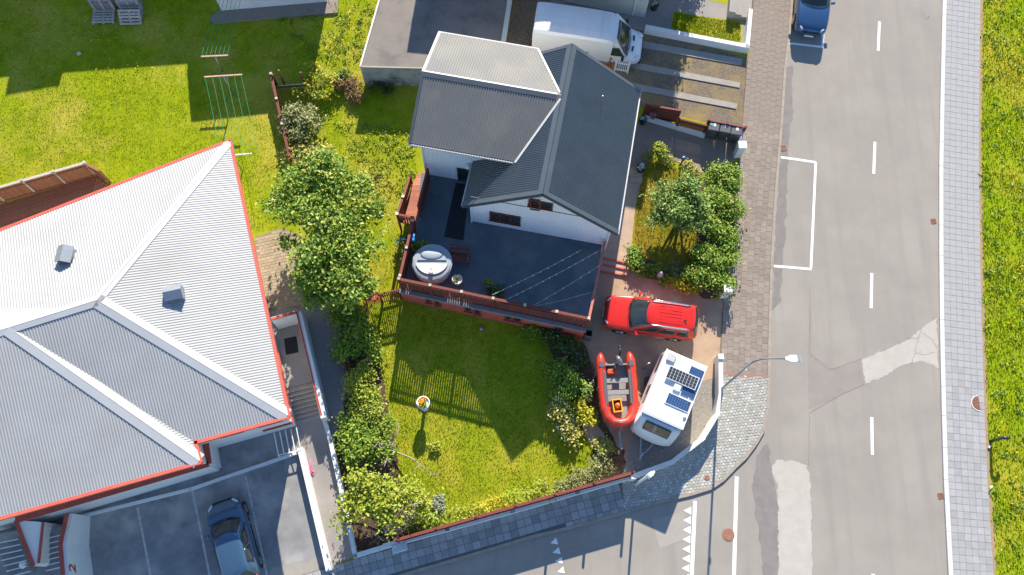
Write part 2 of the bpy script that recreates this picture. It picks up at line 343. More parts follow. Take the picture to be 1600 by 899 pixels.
for c in ([(1265, 452), (1265, 552), (1274, 560), (1295, 578), (1320, 571), (1346, 561)], [(1352, 600), (1320, 614), (1288, 632), (1265, 645), (1264, 690), (1264, 728)], [(1441, 512), (1432, 540), (1425, 567)], [(1440, 520), (1458, 532), (1464, 545)], [(1430, 552), (1447, 555), (1460, 551)], [(1417, 530), (1436, 528)], [(1442, 20), (1448, 32), (1452, 24), (1449, 40)]):
    pts = []
    for i in range(len(c) - 1):
        for k in range(4):
            t = k / 4; pts.append((c[i][0] + (c[i + 1][0] - c[i][0]) * t + random.uniform(-.8, .8), c[i][1] + (c[i + 1][1] - c[i][1]) * t + random.uniform(-.8, .8)))
    pts.append(c[-1]); line_px(pts, 0.022, 0.0092, 'crack', m_crack)
def cover(px, py, r, name, label, h=0.004):
    c = P(px, py); t = thing(name, label, 'manhole', G(c, h))
    b = B(); b.lathe((0, 0, 0), [(r, 0.0), (r, .012), (r * .86, .014)], 24); b.build('frame', m_iron, t, world=False)
    b = B(); b.lathe((0, 0, 0.006), [(r * .82, 0), (r * .82, .014), (r * .35, .016), (r * .3, .012), (.01, .012)], 24); b.build('lid', m_iron, t, world=False)
    t.rotation_euler = (math.atan(SL), 0, 0)
cover(1138, 836, .30, 'manhole_cover', 'rusty round manhole cover in the side street asphalt')
def drain(px, py, s, label, h=0.012):
    c = P(px, py); t = thing('drain_grate', label, 'drain', G(c, h)); t.rotation_euler = (math.atan(SL), 0, 0.12)
    b = B()
    for k in (-1, 1): b.box((k * s / 2, 0, .005), (.03, s, .02)); b.box((0, k * s / 2, .005), (s - .03, .03, .02))
    b.build('frame', m_iron, t, world=False)
    for k in range(5):
        b = B(); b.box((-s / 2 + s * (k + 1) / 6, 0, .004), (.025, s - .03, .012)); b.build('bar', m_iron, t, world=False)
drain(1224, 232, .28, 'small square drain grate beside the brown brick pavement'); drain(1458.5, 346, .24, 'rusty square drain by the pale kerb opposite the parking box'); drain(1469.5, 775, .24, 'rusty square drain by the pale kerb of the grey slab pavement')

# pale pavement on the far side of the street
def kerb(name, pts, w, h0, h1, m, label, seg=1.0):
    t = thing(name, label, 'kerb', G(pts[0])); t['kind'] = 'structure'
    ps = []                       # resample into kerb stones
    for i in range(len(pts) - 1):
        a, b = pts[i], pts[i + 1]; n = max(1, round((b - a).length / seg))
        ps += [a.lerp(b, k / n) for k in range(n)]
    ps.append(pts[-1]); off = offset_line(ps, w); ret = offset_line(pts, w)
    for i in range(len(ps) - 1):
        a, b_, c, d = ps[i], ps[i + 1], off[i + 1], off[i]; e = 0.006
        u = (b_ - a).normalized() * e; v = (c - d).normalized() * e
        b = B(); b.prism([(a.x + u.x, a.y + u.y), (b_.x - u.x, b_.y - u.y), (c.x - v.x, c.y - v.y), (d.x + v.x, d.y + v.y)], lambda p: SL * p[1] + h0, lambda p: SL * p[1] + h1)
        b.build('kerb_stone', m, t)
    return ret
offR = kerb('kerb', wKR, 0.22, -0.05, 0.115, m_kerb, 'pale concrete kerb along the grey slab pavement', 1.6)
pavR = slab('pavement', offR + [Vector((p.x, p.y, 0)) for p in wKRo[::-1]], -0.05, 0.092, m_joint, None, 'pale grey square slab pavement beside the grass verge', 'pavement')
def tiles_along(parent, line, side, start, ncol, su, sv, gap, m, h, cap, name, s0=-1e9, s1=1e9, poly=None, stag=0.0, jit=.003):
    # rows of slabs that follow a kerb line
    ps = [Vector((p.x, p.y, 0)) for p in line]; cum = [0]
    for a, b in zip(ps[:-1], ps[1:]): cum.append(cum[-1] + (b - a).length)
    sm = 1.6
    def at(s):
        s = min(max(s, 0), cum[-1] - 1e-6); i = next(k for k in range(len(cum) - 1) if cum[k + 1] > s); return ps[i].lerp(ps[i + 1], (s - cum[i]) / (cum[i + 1] - cum[i]))
    cand = []; s = 0
    while s < cum[-1]:
        c0 = at(s); t = (at(s + sm) - at(s - sm)).normalized(); n_ = Vector((-t.y, t.x, 0)) * side
        for j in range(ncol): cand.append((c0 + n_ * (start + (j + .5) * sv) + t * (su * stag if j % 2 else 0), math.atan2(t.y, t.x)))
        s += su
    if poly: ok = inpoly(np.array([c.x for c, a in cand]), np.array([c.y for c, a in cand]), poly); cand = [c for c, k in zip(cand, ok) if k]
    cand = [c for c in cand if abs(c[0].y) < 20]
    cand.sort(key=lambda c: (c[0].x - CAM.x) ** 2 + (c[0].y - CAM.y) ** 2); base = wloc(parent); rest = B(); me = None
    x, y = (su - gap) / 2, (sv - gap) / 2; b = B(); b.hexa([(-x, -y, -.03), (x, -y, -.03), (x, y, -.03), (-x, y, -.03)], [(-x, -y, 0), (x, -y, 0), (x, y, 0), (-x, y, 0)])
    for k, (c, a) in enumerate(cand):
        tx = Vector((math.cos(a), math.sin(a), SL * math.sin(a))).normalized(); ty = GN.cross(tx); M = Matrix((tx, ty, GN)).transposed(); pos = G(c, h + random.uniform(-jit, jit))
        if k < cap:
            if me is None: o = b.build(name, m, parent, world=False); me = o.data
            else: o = child(me, name, parent)
            o.location = pos - base; o.rotation_euler = M.to_euler()
        else: rest.add([pos + M @ v for v in b.V], b.F)
    if rest.V: r = rest.build(name, m, parent); r['kind'] = 'stuff'
    return len(cand)

polyR = offR[:-1] + [Vector((p.x, p.y, 0)) for p in wKRo[::-1]]
n1 = tiles_along(pavR, [Vector((p.x, p.y, 0)) for p in offR], 1, .012, 6, 0.335, 0.319, 0.017, m_slabg, 0.098, 300, 'paving_slab', jit=.002)
# half-round rusty grate set into it
c = P(1528, 631); t = thing('tree_grate', 'half round rusty slotted grate set into the pale pavement edge', 'grate', G(c, .105)); t.rotation_euler = (math.atan(SL), 0, 0)
b = B(); hp = [(0.36 * math.cos(a), 0.36 * math.sin(a)) for a in np.linspace(math.pi * .5, math.pi * 1.5, 15)]
b.prism(hp + [(0.02, -.36), (0.02, .36)], -0.02, 0.002); b.build('plate', m_iron, t, world=False)
b = B(); b.prism([(x * 1.12, y * 1.12) for x, y in hp] + [(x, y) for x, y in hp[::-1]], -0.02, 0.012); b.build('collar', m_kerb, t, world=False)
for k in range(9):
    y = -.28 + .07 * k; x = math.sqrt(.33 ** 2 - y * y); b = B(); b.bar((-x, y + .02, .006), (0, y - .02, .006), .03, .014); b.build('slat', m_iron, t, world=False)

# near pavements
offL = kerb('kerb', wKL, -0.14, -0.05, 0.10, m_kerbd, 'brown stone kerb round the street corner', 1.2)
LI = [(1190, -260), (1176, -10), (1172, 60), (1168, 110), (1160, 200), (1156, 250), (1148, 330), (1143, 400), (1136, 440), (1130, 480), (1124, 560), (1121, 587)]
iL = 9                         # kerb index where the brick pavement ends
pavL_poly = [Vector((p.x, p.y, 0)) for p in pix(LI)] + [offL[i] for i in range(iL, -1, -1)]
pavL = slab('pavement', pavL_poly, -0.05, 0.080, m_brickj, None, 'brown brick pavement in front of the dark roofed house', 'pavement')
n2 = tiles_along(pavL, offL[:iL + 1], -1, .015, 8, 0.33, 0.29, 0.012, m_brick, 0.086, 300, 'paving_brick', poly=pavL_poly, stag=.33)
sheet('brick_band', pix([(1121.5, 581), (1202, 588), (1202, 593), (1121, 587)]), 0.089, mat('red_band', (.34, .19, .14), (.29, .16, .12), 5), pavL)
CI = [(1121, 587), (1119, 620), (1112, 650), (1090, 688), (1047, 724), (985, 746), (971, 752), (976, 800)]
cor_poly = [Vector((p.x, p.y, 0)) for p in pix(CI)] + [offL[i] for i in range(19, iL - 1, -1)]
pavC = slab('pavement', cor_poly, -0.05, 0.080, mat('sett_joint', (.36, .33, .29), (.29, .265, .235), 4, .95), None, 'pale cobbled pavement on the rounded street corner', 'pavement')
b = B(); dd = Vector((0.99, .12, 0)).normalized(); ee = Vector((-dd.y, dd.x, 0)); oC = P(1120, 700); su = .17
for i in range(-60, 60):
    for j in range(-60, 60):
        c = oC + dd * (i * su + (su / 2 if j % 2 else 0)) + ee * (j * su * .8); 
        if not inpoly(np.array([c.x]), np.array([c.y]), cor_poly)[0]: continue
        w = su * random.uniform(.38, .47); v = su * .8 * random.uniform(.38, .46); zz = random.uniform(.084, .096)
        rg = [c + dd * a * w + ee * q * v for a, q in ((-1, -1), (1, -1), (1, 1), (-1, 1))]
        ti = [random.uniform(-.004, .004) for _ in rg]
        b.add([G(p, .06) for p in rg] + [G(p, zz + k) for p, k in zip([c + (p - c) * .9 for p in rg], ti)], [(4, 5, 6, 7), (0, 1, 5, 4), (1, 2, 6, 5), (2, 3, 7, 6), (3, 0, 4, 7)])
o = b.build('sett', m_sett, pavC); o['kind'] = 'stuff'
cover(1104, 747, .13, 'valve_cover', 'small orange round cover in the cobbled corner', .09)
SI = [(971, 752), (960, 757), (900, 773), (800, 803), (700, 832), (620, 855), (556, 873), (512, 887), (430, 912)]
sl_poly = [Vector((p.x, p.y, 0)) for p in pix(SI)] + [offL[i] for i in range(26, 18, -1)] + [Vector((*P(976, 800).xy, 0))]
pavS = slab('pavement', sl_poly, -0.05, 0.080, m_slatej, None, 'dark slate slab pavement below the red topped garden wall', 'pavement')
n3 = tiles_along(pavS, [Vector((p.x, p.y, 0)) for p in pix(SI)], 1, .01, 9, 0.375, 0.365, 0.02, m_slate, 0.088, 300, 'paving_slab', poly=sl_poly, jit=.006)
print('tiles', n1, n2, n3)

# gardens, drives, paths
lawn = sheet('lawn', rough(pix([(576, 488), (590, 560), (606, 630), (622, 720), (632, 800), (660, 838), (720, 822), (800, 795), (870, 765), (940, 735), (930, 690), (905, 640), (880, 600), (865, 540), (915, 535), (760, 500), (640, 468)]), .3, .05, 9), 0.005, m_lawn, None, 'mown garden lawn below the red terrace wall', 'lawn')
beds = [('long planted soil bed beside the wall with the hedge', [(556, 470), (575, 486), (590, 560), (606, 630), (622, 720), (632, 800), (662, 836), (556, 866), (540, 790), (520, 700), (535, 640), (548, 580), (540, 500)]),
        ('soil bed along the street fence with lime shrubs', [(650, 842), (720, 820), (800, 790), (870, 762), (935, 733), (970, 742), (800, 797), (625, 850)]),
        ('soil bed between the lawn and the red boat', [(852, 522), (912, 532), (935, 600), (945, 660), (985, 730), (972, 745), (935, 735), (925, 690), (895, 650), (868, 600), (862, 560)]),
        ('soil border round the small front garden', [(985, 395), (1000, 400), (1040, 420), (1088, 430), (1088, 300), (1120, 255), (1158, 262), (1148, 400), (1130, 462), (1100, 466), (1050, 445), (985, 425)])]
for i, (lb, p_) in enumerate(beds): sheet('planting_bed', rough(pix(p_), .25, .06, 20 + i), 0.008 + .001 * i, m_soil, None, lb, 'soil')
sheet('garden_step', pix([(905, 655), (930, 660), (952, 690), (925, 700), (915, 680)]), 0.02, m_path, None, 'flat pinkish stone slab in the bed by the boat', 'slab')
sheet('soil_patch', rough(pix([(578, 268), (596, 270), (594, 285), (582, 284)]), .12, .09, 33), 0.006, m_soil, None, 'bare brown earth patch in the side lawn', 'soil')
sheet('front_lawn', rough(pix([(992, 250), (1008, 245), (1050, 258), (1095, 290), (1092, 430), (1040, 420), (988, 400), (990, 330)]), .3, .05, 31), 0.006, m_drylawn, None, 'dry yellowish front lawn between house path and rose hedge', 'lawn')
drive = sheet('driveway', pix([(925, 395), (985, 408), (985, 424), (1050, 444), (1098, 462), (1130, 470), (1124, 560), (1120, 620), (1112, 650), (1090, 688), (1046, 722), (985, 744), (972, 735), (950, 700), (935, 640), (925, 575), (912, 535), (905, 520)]), 0.010, m_drive, None, 'brown concrete driveway under the red car and caravan', 'driveway')
sheet('cobbled_parking', pix([(1000, 572), (1030, 582), (1042, 590), (1080, 600), (1118, 590), (1118, 622), (1110, 652), (1089, 687), (1046, 721), (985, 743), (975, 735), (985, 695), (1000, 640)]), 0.014, mat('grey_cobble', (.34, .31, .27), (.22, .20, .175), 9, .9, .8, 22), None, 'grey cobbled parking strip beneath the caravan', 'paving')
path = sheet('house_path', pix([(1002, 190), (1012, 240), (1006, 262), (992, 330), (984, 410), (925, 398), (945, 360), (960, 250), (975, 190)]), 0.011, m_path, None, 'pinkish concrete path running along the house side', 'path')
sheet('forecourt', pix([(975, 195), (1008, 188), (1100, 208), (1150, 215), (1146, 255), (1118, 262), (1098, 275), (1075, 262), (1050, 250), (1015, 243), (1008, 262), (960, 260)]), 0.013, mat('forecourt_paving', (.30, .22, .17), (.24, .18, .14), 2, .9, .3, 60), None, 'paved forecourt with the wheelie bins', 'paving')
gd = sheet('gravel_drive', pix([(770, -60), (900, -60), (1000, 45), (1030, 52), (1160, 88), (1172, 90), (1161, 207), (1100, 190), (1000, 168), (985, 140), (820, 130), (760, 60)]), 0.006, m_gravel, None, 'mossy gravel driveway with concrete wheel strips', 'driveway')
for q in ([(985, 62), (1160, 93), (1158, 103), (985, 72)], [(985, 97), (1156, 130), (1155, 138), (985, 107)], [(985, 130), (1152, 163), (1150, 171), (985, 140)]): slab('wheel_strip', pix(q), -.05, 0.05, m_strip, gd)
park = sheet('parking_lot', pix([(-80, 830), (0, 780), (120, 740), (300, 690), (440, 640), (470, 706), (512, 886), (470, 960), (300, 1040), (-80, 1140)]), 0.006, m_park, None, 'dark asphalt parking lot with white bay lines', 'parking lot')
for a in (((215, 793), (245, 950)), ((301, 768), (338, 950)), ((384, 745), (428, 950)), ((128, 815), (150, 950))): line_px(a, 0.10, 0.011, 'bay_line', mat('worn_paint', (.62, .62, .60), (.35, .35, .35), 5, .8), park)
sheet('apron', pix([(424, 888), (505, 868), (512, 886), (430, 912), (418, 912)]), 0.012, m_strip, park)
alley = sheet('alley', pix([(440, 640), (405, 480), (470, 460), (535, 455), (552, 640), (545, 690), (560, 868), (512, 886), (472, 708)]), 0.007, m_asph2, None, 'asphalt alley between the parking wall and the garden hedge', 'path')
bp = sheet('brick_path', rough(pix([(398, 372), (440, 356), (475, 372), (478, 480), (412, 486), (404, 430)]), .3, .02, 8), 0.009, mat('yellow_joint', (.27, .215, .16), (.22, .175, .13), 4, .95), None, 'small yellow brick path between white house and trees', 'path')
b = B(); dd = Vector((.97, .24, 0)).normalized(); ee = Vector((-dd.y, dd.x, 0)); o0 = P(430, 420); pl = [p for p in pix([(399, 374), (440, 359), (473, 375), (476, 478), (413, 484), (406, 430)])]
for i in range(-12, 14):
    for j in range(-26, 26):
        c = o0 + dd * (i * .26 + (.13 if j % 2 else 0)) + ee * (j * .16)
        if inpoly(np.array([c.x]), np.array([c.y]), pl)[0]:
            rg = [c + dd * a * .122 + ee * q * .072 for a, q in ((-1, -1), (1, -1), (1, 1), (-1, 1))]; zz = random.uniform(.014, .022)
            b.add([G(p, 0) for p in rg] + [G(p, zz) for p in rg], [(4, 5, 6, 7), (0, 1, 5, 4), (1, 2, 6, 5), (2, 3, 7, 6), (3, 0, 4, 7)])
o = b.build('brick', leafmat('yellow_brick', [(.36, .28, .20), (.43, .34, .245), (.33, .25, .18), (.40, .31, .22)], 0, .85), bp); o['kind'] = 'stuff'
vg = sheet('grass_verge', [Vector((p.x, p.y, 0)) for p in wKRo] + [P(1900, 1150), P(1900, -260)], 0.03, m_verge, None, 'long grass verge with dandelions beyond the pale pavement', 'verge')
sheet('bare_edge', rough(wKRo[1:-1] + [p + Vector((.22, 0, 0)) for p in wKRo[1:-1]][::-1], .2, .04, 44), 0.036, mat('dry_edge', (.42, .29, .16), (.30, .21, .11), 6, .95), vg)
ng = sheet('neighbour_yard', pix([(1000, -60), (1195, -60), (1176, -10), (1170, 60), (1163, 82), (1010, 50), (860, 14), (860, -60)]), .009, m_asph2, None, 'asphalt yard of the neighbouring house', 'yard')
sheet('front_lawn', rough(pix([(1053, 18), (1105, 27), (1140, 30), (1160, 34), (1158, 76), (1045, 54)]), .3, .02, 41), .011, m_grass, None, 'small bright front lawn behind a white garden wall', 'lawn')
sheet('front_lawn', rough(pix([(1100, -20), (1150, -20), (1146, 4), (1130, 6), (1105, 0)]), .3, .02, 42), .011, m_grass, None, 'grass strip behind the grey entrance steps', 'lawn')
# ------------------------------------------------------------------ buildings
def RP(px, py, p0, n):           # photo pixel onto a plane
    d = ray(px, py); return CAM + d * ((Vector(p0) - CAM).dot(n) / d.dot(n))
def pnorm(a, b, c):
    n = (b - a).cross(c - a).normalized(); return n if n.z > 0 else -n
def corrug(name, poly, n, m, parent, pitch=.13, amp=.022, lift=0.0, w=None):
    poly = [Vector(p) for p in poly]; n = n.normalized()
    if w is None: w = Vector((0, 0, 1)).cross(n).normalized()       # across the fall
    gd = w.cross(n).normalized(); o = poly[0]
    A = np.array([(p - o).dot(w) for p in poly]); Bb = np.array([(p - o).dot(gd) for p in poly])
    ks = np.arange(math.floor(A.min() / pitch), math.ceil(A.max() / pitch) + 1) * pitch
    prof = [(0, 0), (.2, 1), (.5, 1), (.7, 0)]
    br = [(k + q * pitch, h) for k in ks for q, h in prof]
    br = [(a, h) for a, h in br if A.min() + 1e-4 < a < A.max() - 1e-4]
    br = [(A.min() + 1e-4, 0)] + br + [(A.max() - 1e-4, 0)]
    V = []; Fc = []
    for a, h in br:
        bs = []
        for i in range(len(poly)):
            j = (i + 1) % len(poly)
            if (A[i] - a) * (A[j] - a) <= 0 and A[i] != A[j]: bs.append(Bb[i] + (Bb[j] - Bb[i]) * (a - A[i]) / (A[j] - A[i]))
        if len(bs) < 2: continue
        for bb in (min(bs), max(bs)): V.append(o + w * a + gd * bb + n * (h * amp + lift))
    for i in range(len(V) // 2 - 1): Fc.append((2 * i, 2 * i + 1, 2 * i + 3, 2 * i + 2))
    # face up
    if Fc:
        a, b_, c = (V[k] for k in Fc[len(Fc) // 2][:3])
        if (b_ - a).cross(c - a).dot(n) < 0: Fc = [f[::-1] for f in Fc]
    return raw(name, V, Fc, m, parent)
def deck(name, poly, m, parent, th=.12):
    poly = [Vector(p) for p in poly]; b = B()
    if pnorm(*poly[:3]).dot((poly[1] - poly[0]).cross(poly[2] - poly[0])) < 0: poly = poly[::-1]
    b.hexa([p - Vector((0, 0, th)) for p in poly], [p - Vector((0, 0, .012)) for p in poly]); return b.build(name, m, parent)
def cap(name, p, q, sides, w, m, parent, lift=.05):
    b = B(); p = Vector(p); q = Vector(q); d = (q - p).normalized()
    for n, cen in sides:
        e = n.cross(d).normalized()
        if e.dot(Vector(cen) - p) < 0: e = -e
        t = n * lift; v = [p + t, q + t, q + e * w + t, p + e * w + t]
        if (v[1] - v[0]).cross(v[2] - v[0]).dot(n) < 0: v = v[::-1]
        b.hexa([x - n * .03 for x in v], v)
    return b.build(name, m, parent)
def mesh_fence(name, label, A, Bp, h, m, pick_w=.075, gap=.045, th=.02, post=1.6, group=None, cat='fence', px_=0.0, post_m=None, rail_out=0, top=None, cap_m=None, solid=()):
    A = Vector(A); Bp = Vector(Bp); d = Bp - A; Lh = math.hypot(d.x, d.y); dh = Vector((d.x, d.y, 0)).normalized(); nrm = Vector((-dh.y, dh.x, 0))
    t = thing(name, label, cat, A, group); ang = math.atan2(dh.y, dh.x)
    np_ = max(1, round(Lh / post))
    for i in range(np_ + 1):
        p = A.lerp(Bp, i / np_) - A; b = B(); b.box((0, 0, (h + .08 + px_) / 2), (.10, .10, h + .08 + px_), Matrix.Rotation(ang, 3, 'Z')); po = b.build('post', post_m or m, t, world=False); po.location = p
        if cap_m: b = B(); b.box((0, 0, h + .10), (.13, .13, .05), Matrix.Rotation(ang, 3, 'Z')); b.build('post_cap', cap_m, po, world=False)
    for z in (.18, h * .82):
        b = B(); b.bar(Vector((0, 0, z)) + nrm * -.035, (Bp - A) + Vector((0, 0, z)) + nrm * -.035, .045, .08); b.build('rail', m, t, world=False)
    if top: b = B(); b.bar((0, 0, h + .03), (Bp - A) + Vector((0, 0, h + .03)), top, .05); b.build('top_rail', post_m or m, t, world=False)
    n = int(Lh / (pick_w + gap)); me = None
    for i in range(n):
        p = (Bp - A) * ((i + .5) / n)
        if me is None:
            b = B(); b.box((0, 0, h / 2), (pick_w, th, h - .06), Matrix.Rotation(ang, 3, 'Z')); o = b.build('picket', m, t, world=False); me = o.data
        else: o = child(me, 'picket', t)
        o.location = p
    return t

# --- main house, dark ribbed roof
HO = Vector((1.26, 2.14, 0)); HV = Vector((.187, .9824, 0)).normalized(); HU = Vector((HV.y, -HV.x, 0))
def H(u, v, z): return HO + HU * u + HV * v + Vector((0, 0, z))
ZT = 1.40                                                 # terrace level
house = thing('house', 'white house with dark ribbed steel roof and side wing', 'house', H(0, 4, 0))
kA = .714; kW = .354; ZR = 6.3
zA = lambda u: ZR - kA * abs(u)
zW = lambda v: ZR - kW * abs(v - 5.25)
b = B()
pr = [(-3.45, -.6), (3.45, -.6), (3.45, 3.74), (0, 6.2), (-3.45, 3.74)]
b.hexa([H(u, .32, z) for u, z in pr], [H(u, 8.0, z) for u, z in pr]); b.build('wall', m_clad, house)
b = B(); pr = [(2.5, -.6), (8.2, -.6), (8.2, 5.15), (5.25, 6.2), (2.5, 5.22)]
b.hexa([H(-1.0, v, z) for v, z in pr], [H(-6.35, v, z) for v, z in pr]); b.build('wall', m_clad, house)
corrug('cladding', [H(-3.44, .30, ZT - .4), H(3.44, .30, ZT - .4), H(3.44, .30, 3.72), H(0, .30, 6.18), H(-3.44, .30, 3.72)], -HV, m_clad, house, .09, .012, .003, HU)
corrug('cladding', [H(-6.34, 2.48, ZT - .4), H(-2.9, 2.48, ZT - .4), H(-2.9, 2.48, 5.2), H(-6.34, 2.48, 5.2)], -HV, m_clad, house, .09, .012, .003, HU)
rE = [H(0, 0, ZR), H(3.78, 0, zA(3.78)), H(3.78, 8.25, zA(3.78)), H(0, 8.25, ZR)]
rW = [H(0, 0, ZR), H(-3.78, 0, zA(3.78)), H(-3.78, 8.25, zA(3.78)), H(0, 8.25, ZR)]
wS = [H(-6.75, 2.0, zW(2.0)), H(-1.61, 2.0, zW(2.0)), H(0, 5.25, ZR), H(-6.75, 5.25, ZR)]
wN = [H(-6.75, 8.5, zW(8.5)), H(-1.61, 8.5, zW(8.5)), H(0, 5.25, ZR), H(-6.75, 5.25, ZR)]
nE, nW, nS, nN = (pnorm(*q[:3]) for q in (rE, rW, wS, wN))
rW2 = [H(0, 0, ZR), H(-3.78, 0, zA(3.78)), H(-3.78, 2.5, zA(3.78)), H(-1.66, 2.5, zA(1.66)), H(0, 5.35, ZR)]
rW3 = [H(0, 5.15, ZR), H(-1.62, 8.25, zA(1.62)), H(0, 8.25, ZR)]
for q, n in ((rE, nE), (rW2, nW), (rW3, nW), (wS, nS), (wN, nN)):
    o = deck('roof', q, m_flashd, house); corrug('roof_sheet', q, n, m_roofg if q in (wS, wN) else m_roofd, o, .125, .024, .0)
cE, cW, cS, cN = (sum(q, Vector()) / len(q) for q in (rE, rW, wS, wN))
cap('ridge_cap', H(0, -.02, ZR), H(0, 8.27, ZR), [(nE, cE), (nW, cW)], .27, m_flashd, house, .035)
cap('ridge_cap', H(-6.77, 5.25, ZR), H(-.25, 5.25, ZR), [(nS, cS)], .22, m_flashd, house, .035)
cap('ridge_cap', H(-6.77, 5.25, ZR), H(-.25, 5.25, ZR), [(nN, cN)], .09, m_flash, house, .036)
cap('valley_flashing', H(-1.64, 1.96, zW(1.96)), H(-.08, 5.1, zW(5.1)), [(nW, H(-.6, 3, 5))], .14, m_flash, house, .04)
cap('valley_flashing', H(-1.64, 8.52, zW(8.52)), H(-.1, 5.45, zW(5.45)), [(nN, cN)], .10, m_flash, house, .04)
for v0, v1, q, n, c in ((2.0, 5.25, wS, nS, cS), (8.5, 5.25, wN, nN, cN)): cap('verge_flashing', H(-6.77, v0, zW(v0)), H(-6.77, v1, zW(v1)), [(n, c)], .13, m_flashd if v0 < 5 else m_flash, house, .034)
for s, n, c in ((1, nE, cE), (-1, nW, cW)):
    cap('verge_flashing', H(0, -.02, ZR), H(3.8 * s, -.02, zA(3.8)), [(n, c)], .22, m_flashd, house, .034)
    cap('verge_flashing', H(0, 8.27, ZR), H((3.8 if s > 0 else -2.1) * s * (1 if s > 0 else -1), 8.27, zA(3.8 if s > 0 else 2.1)), [(n, c)], .18, m_flashd, house, .034)
for p, q in ((H(3.82, -.02, 3.55), H(3.82, 8.27, 3.55)), (H(-6.78, 1.95, 5.08), H(-1.65, 1.95, 5.08)), (H(-6.78, 8.55, 5.08), H(-1.7, 8.55, 5.08)), (H(-3.82, -.02, 3.55), H(-3.82, 2.4, 3.55))):
    bb = B(); bb.bar(p, q, .07, .10); bb.build('gutter', m_flash, house)
for s in (1, -1):
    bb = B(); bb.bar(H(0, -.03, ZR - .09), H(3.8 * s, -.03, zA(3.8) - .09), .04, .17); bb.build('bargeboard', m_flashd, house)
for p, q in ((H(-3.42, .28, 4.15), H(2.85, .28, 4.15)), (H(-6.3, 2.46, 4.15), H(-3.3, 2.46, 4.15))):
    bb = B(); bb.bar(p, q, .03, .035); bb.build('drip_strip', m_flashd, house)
for p in (H(-6.3, 2.40, 0), H(3.44, .22, 0), H(-3.44, .22, 0)):
    bb = B(); bb.tube([p + Vector((0, 0, ZT - .3)), p + Vector((0, 0, 3.6 if p.x > -4 else 5.0))], .04); bb.build('downpipe', m_whitep, house)
def window(px0, py0, px1, py1, pl, n, du, parent, panes=2, fm=None, name='window'):
    a = RP(px0, py0, pl, n); c = RP(px1, py1, pl, n); w = abs((c - a).dot(du)); hgt = abs(c.z - a.z); ctr = (a + c) / 2
    M = Matrix((du, -n, Vector((0, 0, 1)))).transposed(); b = B(); fm = fm or m_winf; f = .07
    for k in (-1, 1):
        b.box(ctr + M @ Vector((k * (w - f) / 2, -.02, 0)), (f, .06, hgt), M); b.box(ctr + M @ Vector((0, -.02, k * (hgt - f) / 2)), (w - 2 * f, .06, f), M)
    for k in range(1, panes): b.box(ctr + M @ Vector((-w / 2 + w * k / panes, -.02, 0)), (f, .06, hgt - 2 * f), M)
    o = b.build(name, fm, parent)
    for k in range(panes):
        g_ = B(); g_.box(ctr + M @ Vector((-w / 2 + w * (k + .5) / panes, -.005, 0)), (w / panes - f - .01, .02, hgt - 2 * f), M); g_.build('pane', m_glass, o)
    s = B(); s.box(ctr + M @ Vector((0, -.05, -hgt / 2 - .02)), (w + .06, .12, .04), M); s.build('sill', fm, o)
    return o
wall_s = H(0, .285, 0)
w1 = window(826, 311, 863, 327, wall_s, -HV, HU, house, 2)
sash = B(); a = RP(830, 313, H(0, .12, 0), -HV); c = RP(842, 328, H(0, -.0, 0), -HV)
for p, q in ((RP(829, 311, H(0, .2, 0), -HV), RP(843, 313, H(0, .12, 0), -HV)), (RP(829, 327, H(0, .1, 0), -HV), RP(843, 329, H(0, .0, 0), -HV)), (RP(829, 311, H(0, .2, 0), -HV), RP(829, 327, H(0, .1, 0), -HV)), (RP(843, 313, H(0, .12, 0), -HV), RP(843, 329, H(0, 0, 0), -HV))): sash.bar(p, q, .05, .06)
sash.build('open_sash', m_winf, w1)
window(765, 330, 813, 351, wall_s, -HV, HU, house, 3)
wing_s = H(-4, 2.465, 0)
dd = window(714, 262, 736, 286, wing_s, -HV, HU, house, 1, m_dark, 'door')
bb = B(); bb.lathe(RP(731, 261, H(0, 2.3, 0), -HV), [(.02, -.1), (.12, -.08), (.14, 0), (.1, .1), (.02, .12)], 12); bb.build('wall_lamp', m_whitep, house)
bb = B(); bb.tube([H(1.9, 6.2, zA(1.9) + .05), H(1.9, 6.2, zA(1.9) + .55)], .03); bb.build('vent_pipe', m_steel, house)

# --- terrace with its red basement wall
TA, TB, TC, TD = PZ(628, 453, ZT), PZ(915, 513.5, ZT), PZ(940, 386, ZT), PZ(652, 350, ZT)
TE = H(-6.6, 2.5, ZT)
terr = thing('terrace', 'dark coated raised terrace over a red painted basement wall', 'terrace', (TA + TC) / 2)
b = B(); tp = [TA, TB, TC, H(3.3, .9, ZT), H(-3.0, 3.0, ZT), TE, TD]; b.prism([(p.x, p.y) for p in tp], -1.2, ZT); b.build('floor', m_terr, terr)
dS = (TB - TA).normalized(); nSw = Vector((dS.y, -dS.x, 0)).normalized()
b = B(); b.prism([(p.x, p.y) for p in (TA + nSw * .05, TA - dS * .08 + nSw * .05, TA - dS * .08 + nSw * .005, TB + nSw * .005, TB + nSw * .05)][1:], -1.3, ZT - .16); b.build('red_wall', m_redwall, terr)
b = B(); b.prism([(p.x, p.y) for p in (TA - dS * .1 + nSw * .16, TA - dS * .1 - nSw * .02, TB - nSw * .02 + dS * .05, TB + nSw * .16 + dS * .05)], ZT - .158, ZT + .012); b.build('ledge', mat('ledge_concrete', (.24, .25, .265), (.19, .20, .215), 4), terr)
dW = (TD - TA).normalized(); nWw = Vector((-dW.y, dW.x, 0))
b = B(); b.prism([(p.x, p.y) for p in (TA + nWw * .05, TD + nWw * .05, TD + nWw * .004, TA + nWw * .004)], -1.2, ZT - .1); b.build('red_wall', m_redwall, terr)
